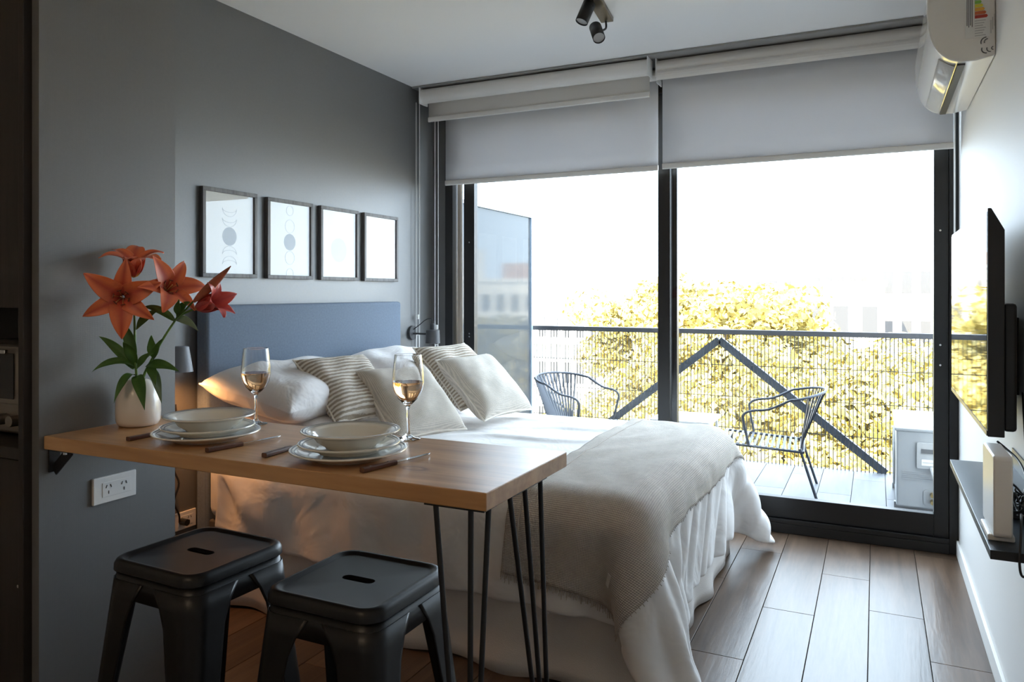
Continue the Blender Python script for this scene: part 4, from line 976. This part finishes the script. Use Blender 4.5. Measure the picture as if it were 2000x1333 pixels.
MB().box(XR-.005, XR-.001, ys0, ys1, zs, zs+.05).build('back_upstand', M('shelf_metal_edge', (.06, .065, .07), .4, .4), sh_, world=True)
MB().box(sx, sx+.003, ys0, ys1, zs-.018, zs-.004).build('front_lip', m_black_metal, sh_, world=True)
MB().box(sx, XR-.001, ys0-.003, ys0, zs-.018, zs).build('end_lip', m_black_metal, sh_, world=True)
rt = thing('router', 'white upright router standing on the black shelf', 'router', (.232, 1.888, zs+.0005))
MB().prism(rrect(-.085, .085, .012, .178, .012, 5), lambda a, b: (-.017+.0*b, a, b), lambda a, b: (.017, a, b)).build('body', m_white_plastic, rt, smooth=True, bevel=.004)
MB().box(-.024, .024, -.06, .06, 0, .013).build('stand', m_white_plastic, rt, bevel=.003)
MB().box(.0172, .0178, -.05, .05, .05, .14).build('vent_panel', M('router_vent', (.55, .55, .54), .5), rt)
ad = thing('power_adapter', 'black power adapter among cables beside the router', 'adapter', (.290, 2.045, zs+.0005))
MB().box(-.02, .02, -.028, .028, 0, .03).build('body', m_dark_plastic, ad, bevel=.005)
for k in range(2): MB().cyl((-.006+.012*k, -.028, .015), (-.006+.012*k, -.042, .015), .002, n=8).build('pin', m_steel, ad)
def wire(label, pts, r, name='cable'):
    o = MB().tube(smooth_path(pts, 8), r, 7).build(name, m_black_metal, None, smooth='all'); tag(o, label, 'cable'); return o
wire('black cable dropping from the television to the shelf', [(.300, 2.44, .885), (.318, 2.42, .87), (.335, 2.36, .855), (.335, 2.25, .84), (.325, 2.14, .81), (.312, 2.09, .797)], .003)
g = random.Random(4); pts = []
for k in range(26):
    a = k*.9; rr = .03+.02*math.sin(k*1.7); pts.append((.278+rr*math.cos(a)*.5, 1.93+.05*math.sin(a)*g.uniform(.6, 1.2), zs+.035+.035*abs(math.sin(k*.7))+g.uniform(0, .02)))
wire('tangled thin black cable heaped beside the router', pts, .0022)
wire('black cable hanging over the end of the shelf', [(.272, 1.87, zs+.05), (.262, 1.80, zs+.055), (.256, 1.765, zs+.03), (.252, 1.752, zs-.01), (.254, 1.750, zs-.035), (.260, 1.750, zs-.04), (.266, 1.752, zs-.02), (.270, 1.762, zs+.02), (.280, 1.85, zs+.04)], .0024)
wire('black cable running down the white wall from the television', [(.361, 2.46, 1.02), (.361, 2.44, .95), (.355, 2.38, .90), (.345, 2.28, .86), (.330, 2.16, .84), (.305, 2.02, .815)], .0026)

# ================================================================== balcony
bal = struct(MB().box(-4.4, 2.4, YW+.15, 6.03, -.22, -.008).build('floor_balcony', m_grout), 'grey plank tile floor of the balcony', 'floor')
m_btile = wood_mat('balcony_tile', (.085, .09, .098), (.125, .13, .14), 'Y', .5, .6, per_object=True, bump=.2)
bt = MB().box(.0015, .1985, .0015, .7985, -.008, 0).build('tile', m_btile, bal, bevel=.0012, seg=1)
bo = np.array(bal.location); k = 0
for c in range(-21, 12):
    y = YW+.15-(.33 if c % 2 else .0)
    while y < 6.02:
        ya, yb = max(y, YW+.15), min(y+.8, 6.03); y += .8
        if yb-ya < .03: continue
        o = bt if k == 0 else inst(bt, bal); k += 1
        o.location = (.06+.2*c-bo[0], ya-bo[1], -bo[2]); o.scale = (1, (yb-ya)/.8, 1)
# railing with welded wire mesh
rl = thing('balcony_railing', 'dark steel balcony railing of welded wire mesh with diagonal braces', 'railing', (-1.0, 6.0, 0))
RY, RZ = 5.99, .985
MB().box(-4.3, 2.3, RY-.02, RY+.03, RZ-.018, RZ+.02).build('top_rail', M('rail_grey', (.06, .06, .066), .5, .3), rl, world=True, bevel=.003)
m_wire = M('wire_mesh', (.045, .047, .05), .5, .5)
wv = MB().cyl((0, 0, .0), (0, 0, RZ-.018), .0032, n=5).build('wire', m_wire, rl)
xs = np.arange(-4.2, 2.25, .0265); first = True
for x in xs:
    o = wv if first else inst(wv, rl); first = False; o.location = (x+1.0, RY-6.0, 0)
for z in (.25, .49, .73):
    MB().cyl((-4.25, RY+.004, z), (2.25, RY+.004, z), .003, n=5).build('cross_wire', m_wire, rl, world=True)
ap = onY(1405, 664, RY+.04); pr_ = onY(1730, 926, RY+.04); pl_ = np.array([2*ap[0]-pr_[0], pr_[1], pr_[2]])
for q in (pl_, pr_): MB().bar(ap, (q[0], q[1], max(q[2], .0)), .055, .045, (0, 1, 0)).build('diagonal_brace', m_grey_metal, rl, world=True)
for x in (-4.2, -2.74, 1.5, 2.25): MB().box(x-.02, x+.02, RY-.02, RY+.02, 0, RZ-.018).build('post', m_grey_metal, rl, world=True)
# glass partition
pt = thing('balcony_partition', 'tall frosted glass balcony partition with pale blue metal frame', 'partition', (-2.66, 5.2, 0))
PXX = -2.66; PZ = 1.955; m_pf = M('partition_frame', (.30, .38, .48), .4, .4)
MB().box(PXX-.004, PXX+.004, YW+.17, 5.90, .08, PZ-.02).build('glass', m_part_glass, pt, world=True)
MB().box(PXX-.02, PXX+.02, YW+.16, 5.93, PZ-.03, PZ).build('top_rail', m_pf, pt, world=True, bevel=.003)
MB().box(PXX-.02, PXX+.02, YW+.16, 5.93, .04, .08).build('bottom_rail', m_pf, pt, world=True, bevel=.003)
for y in (4.52, 4.66, 5.90): MB().box(PXX-.02, PXX+.02, y-.015, y+.015, 0 if y != 4.66 else .08, PZ-.03).build('stile', m_pf, pt, world=True, bevel=.003)

# ------------------------------------------------------------------ balcony chairs
m_chair = M('chair_paint', (.035, .042, .058), .45, .2)
def make_chair(label, x, y, rz):
    """local: faces -x, backrest at +x, width along y"""
    t = thing('balcony_chair', label, 'chair', (x, y, 0), rz, 'balcony lounge chairs')
    sh = .325; R_ = .0085
    fr_ = [(-.31, -.24, sh), (.20, -.23, sh-.03), (.20, .23, sh-.03), (-.31, .24, sh)]
    for a, b in ((0, 1), (1, 2), (2, 3), (3, 0)): MB().tube([fr_[a], fr_[b]], R_, 8).build('seat_rail', m_chair, t, smooth=True)
    for k in range(15):
        q = k/14; xx = -.295+.48*q; z = sh-.03*(xx+.25)/.45+.006
        MB().bar((xx, -.235, z), (xx, .235, z), .016, .004).build('seat_slat', m_chair, t)
    for sx, sy, dx in ((-.27, -.235, -.03), (-.27, .235, -.03), (.18, -.225, .10), (.18, .225, .10)):
        MB().tube([(sx, sy, sh-.01), (sx+dx, sy*1.06, 0.0)], R_, 8).build('leg', m_chair, t, smooth=True)
    # top hoop that runs from one arm round the back to the other arm
    hoop = []
    for k in range(25):
        a = math.radians(-108+216*k/24); hoop.append((.15+.185*math.cos(a), .285*math.sin(a), .665-.05*(1-math.cos(a))*.8))
    arm = lambda s: [(-.125, s*.24, sh), (-.155, s*.262, sh+.15), (-.15, s*.27, sh+.195), (-.10, s*.275, sh+.22), (.0, s*.28, sh+.235)]
    pts = arm(-1)+hoop[1:-1]+arm(1)[::-1]
    MB().tube(smooth_path(pts, 4), R_, 8).build('arm_hoop', m_chair, t, smooth=True)
    for k in range(5, 20):
        top = hoop[k]; a = (k-12)/12
        MB().bar(top, (.185, a*.24, sh-.02), .020, .006, (1, 0, .2)).build('back_strap', m_chair, t)
    return t
make_chair('dark metal strap chair beside the outdoor unit, facing the small table', -.62, 5.24, math.radians(4))
make_chair('dark metal strap chair beside the glass partition, facing the small table', -1.98, 5.33, math.radians(180-14))
tb2 = thing('balcony_side_table', 'small low white table between the two balcony chairs', 'table', (-1.22, 5.42, 0))
MB().prism(rrect(-.21, .21, -.21, .21, .015, 4), lambda a, b: (a, b, .385), lambda a, b: (a, b, .405)).build('table_top', m_white_plastic, tb2, bevel=.003)
for sx in (-1, 1):
    for sy in (-1, 1): MB().tube([(sx*.18, sy*.18, .386), (sx*.19, sy*.19, 0)], .011, 8).build('leg', m_white_plastic, tb2, smooth=True)

# ------------------------------------------------------------------ outdoor air-conditioning unit
ou = thing('outdoor_unit', 'white outdoor air-conditioning unit with service cover on the balcony', 'air conditioner', (.26, 5.36, 0))
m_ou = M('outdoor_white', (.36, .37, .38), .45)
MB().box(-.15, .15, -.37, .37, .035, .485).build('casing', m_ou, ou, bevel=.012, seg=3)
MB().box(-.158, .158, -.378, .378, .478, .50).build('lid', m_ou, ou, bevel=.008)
for y in (-.25, .25): MB().box(-.16, .16, y-.02, y+.02, 0, .036).build('foot', M('foot_steel', (.35, .35, .36), .5), ou)
cv = MB().prism(rrect(-.045, .085, .27, .42, .01, 4), lambda a, b: (a, -.371, b), lambda a, b: (a, -.385, b)).build('service_cover', M('cover_grey', (.42, .42, .42), .5), ou, bevel=.002)
MB().box(-.02, .06, -.390, -.3855, .36, .385).build('recess_grip', M('grip_dark', (.12, .12, .12), .5), cv)
MB().box(-.02, .065, -.3870, -.3855, .29, .325).build('rating_label', m_stk, cv)
MB().box(-.015, .06, -.3878, -.3871, .305, .309).build('label_line', m_grey_txt, cv)
MB().prism(rrect(-.01, .09, .06, .15, .02, 4), lambda a, b: (a, -.371, b), lambda a, b: (a, -.376, b)).build('valve_plate', m_ou, ou)
for z in (.085, .125): MB().cyl((.035, -.376, z), (.035, -.42, z), .012, n=12).build('valve', M('brass', (.45, .33, .14), .3, 1), ou, smooth=True)
MB().tube(smooth_path([(.03, -.386, .28), (.045, -.42, .22), (.06, -.41, .15), (.07, -.40, .08), (.08, -.36, .0 + .03)], 6), .010, 8).build('hose', M('hose_grey', (.45, .45, .45), .6), ou, smooth=True)
for k in range(5): MB().box(-.12, .10, -.3735, -.371, .2+.011*k, .205+.011*k).build('vent_rib', m_ou, ou)
MB().cyl((-.1505, .06, .255), (-.156, .06, .255), .185, n=36).build('fan_grille', M('grille_dark', (.25, .26, .27), .5), ou)
for k in range(6): MB().tube([(-.159, .06+.03*(k+1)*math.cos(2*math.pi*q/28), .255+.03*(k+1)*math.sin(2*math.pi*q/28)) for q in range(28)], .002, 5, closed=True).build('grille_ring', m_ou, ou)

# ================================================================== street: trees and buildings
ground = struct(MB().box(-150, 120, 4.6, 260, -9.2, -9).build('ground', M('street_ground', (.40, .38, .34), .9)), 'street level far below the balcony', 'ground')
def leaf_mat(name, c, v):
    m = bpy.data.materials.new(name); m.use_nodes = True; nt = m.node_tree; b = nt.nodes['Principled BSDF']; N = nt.nodes.new; L = nt.links.new
    tc = N('ShaderNodeTexCoord'); n = N('ShaderNodeTexNoise'); n.inputs['Scale'].default_value = 1.3; n.inputs['Detail'].default_value = 6; L(tc.outputs['Object'], n.inputs['Vector'])
    r = N('ShaderNodeValToRGB'); r.color_ramp.elements[0].position = .35; r.color_ramp.elements[1].position = .65; r.color_ramp.elements[0].color = (*[q*(1-v) for q in c], 1); r.color_ramp.elements[1].color = (*[min(1, q*(1+v)) for q in c], 1)
    L(n.outputs[0], r.inputs[0]); L(r.outputs[0], b.inputs['Base Color']); b.inputs['Roughness'].default_value = .6
    return m
m_tree = leaf_mat('street_tree_leaves', (.41, .335, .10), .6); m_bark = M('bark', (.12, .09, .06), .9)
def crown_mesh(seed, R, H, nl):
    g = np.random.default_rng(seed); nb = 46
    C_ = g.normal(0, 1, (nb, 3)); C_ /= np.linalg.norm(C_, axis=1, keepdims=True); C_ *= g.uniform(.25, .9, (nb, 1)); C_ *= [R, R, H/2]
    C_[:, 2] += H/2; b = g.integers(0, nb, nl); d = g.normal(0, 1, (nl, 3)); d /= np.linalg.norm(d, axis=1, keepdims=True)
    rad = g.uniform(.55, 1.05, nb)[b][:, None]*g.uniform(.6, 1.0, (nl, 1)); c = C_[b]+d*rad*[1, 1, .75]
    n = d+g.normal(0, .6, (nl, 3)); n /= np.linalg.norm(n, axis=1, keepdims=True)
    a = np.cross(n, g.normal(0, 1, (nl, 3))); a /= np.linalg.norm(a, axis=1, keepdims=True); e = np.cross(n, a); s = g.uniform(.06, .13, (nl, 1))
    V = np.stack([c-a*s, c+e*s*.55, c+a*s, c-e*s*.55], 1).reshape(-1, 3); F_ = np.arange(nl*4).reshape(-1, 4)
    me = bpy.data.meshes.new('crown'); me.from_pydata(V.tolist(), [], F_.tolist()); me.materials.append(m_tree); return me
crowns = [crown_mesh(11, 2.4, 5.6, 15000), crown_mesh(12, 2.7, 5.0, 15000), crown_mesh(13, 2.2, 6.0, 14000)]
trunk = MB()
trunk.tube(smooth_path([(0, 0, 0), (.1, .05, 3), (0, -.1, 6), (.15, .1, 9)], 4), .22, 9, taper=lambda s: 1.2-.6*s)
for a in range(5): trunk.tube(smooth_path([(0, 0, 5.5+.5*a), (.7*math.cos(a*2.2), .7*math.sin(a*2.2), 7.2+.3*a), (1.3*math.cos(a*2.2+.3), 1.3*math.sin(a*2.2+.3), 9.2+.2*a)], 4), .09, 6, taper=lambda s: 1-.6*s)
tm = trunk.build('trunk', m_bark, None, smooth=True); tmesh = tm.data; bpy.data.objects.remove(tm)
TREES = [(1450, 20, 2.05, 0, 'tallest yellow-green street tree rising above the balcony rail'), (1340, 22.5, 1.5, 2, 'yellow-green tree between the dark door stile and the tallest tree'),
         (1262, 25, 1.9, 1, 'yellow-green tree partly hidden by the dark door stile'), (1610, 21, .75, 1, 'lower yellow tree below the far rooftops, right of the tallest tree'),
         (1735, 19, .45, 0, 'yellow tree above the outdoor unit'), (1530, 17, .15, 2, 'yellow tree seen through the mesh behind the right balcony chair'),
         (1400, 15.5, -.5, 1, 'yellow tree seen through the mesh under the peak of the braces'), (1660, 14.5, -.9, 0, 'nearest yellow tree seen through the mesh beside the right brace'),
         (1290, 16.5, -1.3, 2, 'low yellow tree seen through the mesh above the bed'), (1850, 17, -.2, 1, 'yellow tree at the right end of the railing'),
         (1195, 21, -1.2, 0, 'thin yellow tree in front of the white apartment block'), (1120, 24, -3.6, 1, 'low yellow tree behind the left balcony chair'),
         (1480, 13.5, -2.0, 0, 'lowest yellow tree close behind the balcony floor edge'), (1790, 13.5, -1.9, 2, 'low yellow tree behind the outdoor unit'),
         (2040, 19, .6, 2, 'yellow street tree mirrored in the television, near one'), (2300, 23, 1.0, 0, 'yellow street tree mirrored in the television, far one')]
for px, Y, top, k, lab in TREES:
    q = onY(px, 571, Y); t = thing('street_tree', lab, 'tree', (q[0], q[1], -9), random.uniform(0, 6), 'street trees')
    H = (5.6, 5.0, 6.0)[k]
    o = bpy.data.objects.new('crown', crowns[k]); COL.objects.link(o); o.parent = t; o.location = (0, 0, top+9-H+.25)
    o2 = bpy.data.objects.new('trunk', tmesh); COL.objects.link(o2); o2.parent = t; o2.scale = (1, 1, (top+9-H*.35)/9.8)
m_bld = M('building_plaster', (.80, .77, .72), .85); m_bld2 = M('building_cream', (.74, .66, .56), .85); m_bwin = M('building_glass', (.05, .05, .055), .6); m_brick = M('building_brick', (.42, .24, .17), .9); m_bgrey = M('building_grey', (.40, .40, .40), .8)
def building(label, px0, px1, Y, ytop, floors, cols_, mat, roof=None, depth=8, balc=False, wmat=m_bwin):
    a = onY(px0, ytop, Y); b = onY(px1, ytop, Y); x0, x1, z1 = a[0], b[0], (a[2]+b[2])/2
    t = thing('building', label, 'building', ((x0+x1)/2, Y+depth/2, -9))
    MB().box(x0, x1, Y, Y+depth, -9, z1).build('walls', mat, t, world=True)
    MB().box(x0-.1, x1+.1, Y-.15, Y+depth, z1, z1+.25).build('parapet', m_bld, t, world=True)
    w = (x1-x0)/cols_; wm = MB().box(-w*.26, w*.26, -.06, .0, -.65, .65).build('window', wmat, t); first = True
    for f in range(floors):
        for c in range(cols_):
            o = wm if first else inst(wm, t); first = False
            o.location = (x0+w*(c+.5)-t.location.x, -depth/2, z1-1.6-2.9*f+9)
        if balc: MB().box(x0+.2, x1-.2, Y-.9, Y, z1-2.65-2.9*f, z1-2.5-2.9*f).build('balcony_slab', m_bld, t, world=True)
    if roof:
        for (u0, u1, hh, mt) in roof:
            MB().box(x0+(x1-x0)*u0, x0+(x1-x0)*u1, Y+.6, Y+4, z1+.25, z1+.25+hh).build('roof_house', mt, t, world=True)
    return t
b1 = building('white apartment block with many windows beyond the glass partition', 975, 1172, 45, 590, 4, 8, m_bld, [(.1, .3, .8, m_bld), (.66, .72, 1.4, m_bld)], balc=True)
for k in range(30): MB().box(b1.location.x-2.8+.19*k-.02, b1.location.x-2.8+.19*k+.02, 44.8, 44.85, 12+b1.location.z+.2, 12+b1.location.z+.9).build('roof_baluster', m_bgrey, b1, world=True) if k % 3 else None
building('cream block with brown window band beside the white apartment block', 1186, 1300, 56, 556, 3, 4, m_bld, [(.1, .4, 1.0, m_bld)], wmat=m_brick)
building('white roofline with a wide brick-red opening above the trees', 1585, 1700, 52, 512, 2, 5, m_bld, [(.0, .06, 3.0, m_bgrey), (.35, .8, 1.1, m_brick)])
building('low white house in front of the right rooftops', 1560, 1728, 40, 560, 1, 3, m_bld)
building('tall white block with grey ledge at the right of the skyline', 1716, 1905, 50, 498, 4, 5, m_bld, [(.0, .45, .5, m_bgrey), (.45, .95, 2.4, m_bld)])
building('distant white block between the tall tree and the right rooftops', 1470, 1580, 70, 528, 2, 4, m_bld, [(.4, .6, 1.0, m_brick)])
building('cream block far beyond the right end of the balcony', 1960, 2300, 48, 520, 4, 9, m_bld2, [(.3, .6, 1.5, m_brick)])
building('white block farthest to the right beyond the street', 2380, 3000, 52, 540, 4, 9, m_bld, [(.2, .4, 1.2, m_brick), (.7, .8, 2.5, m_bld)])
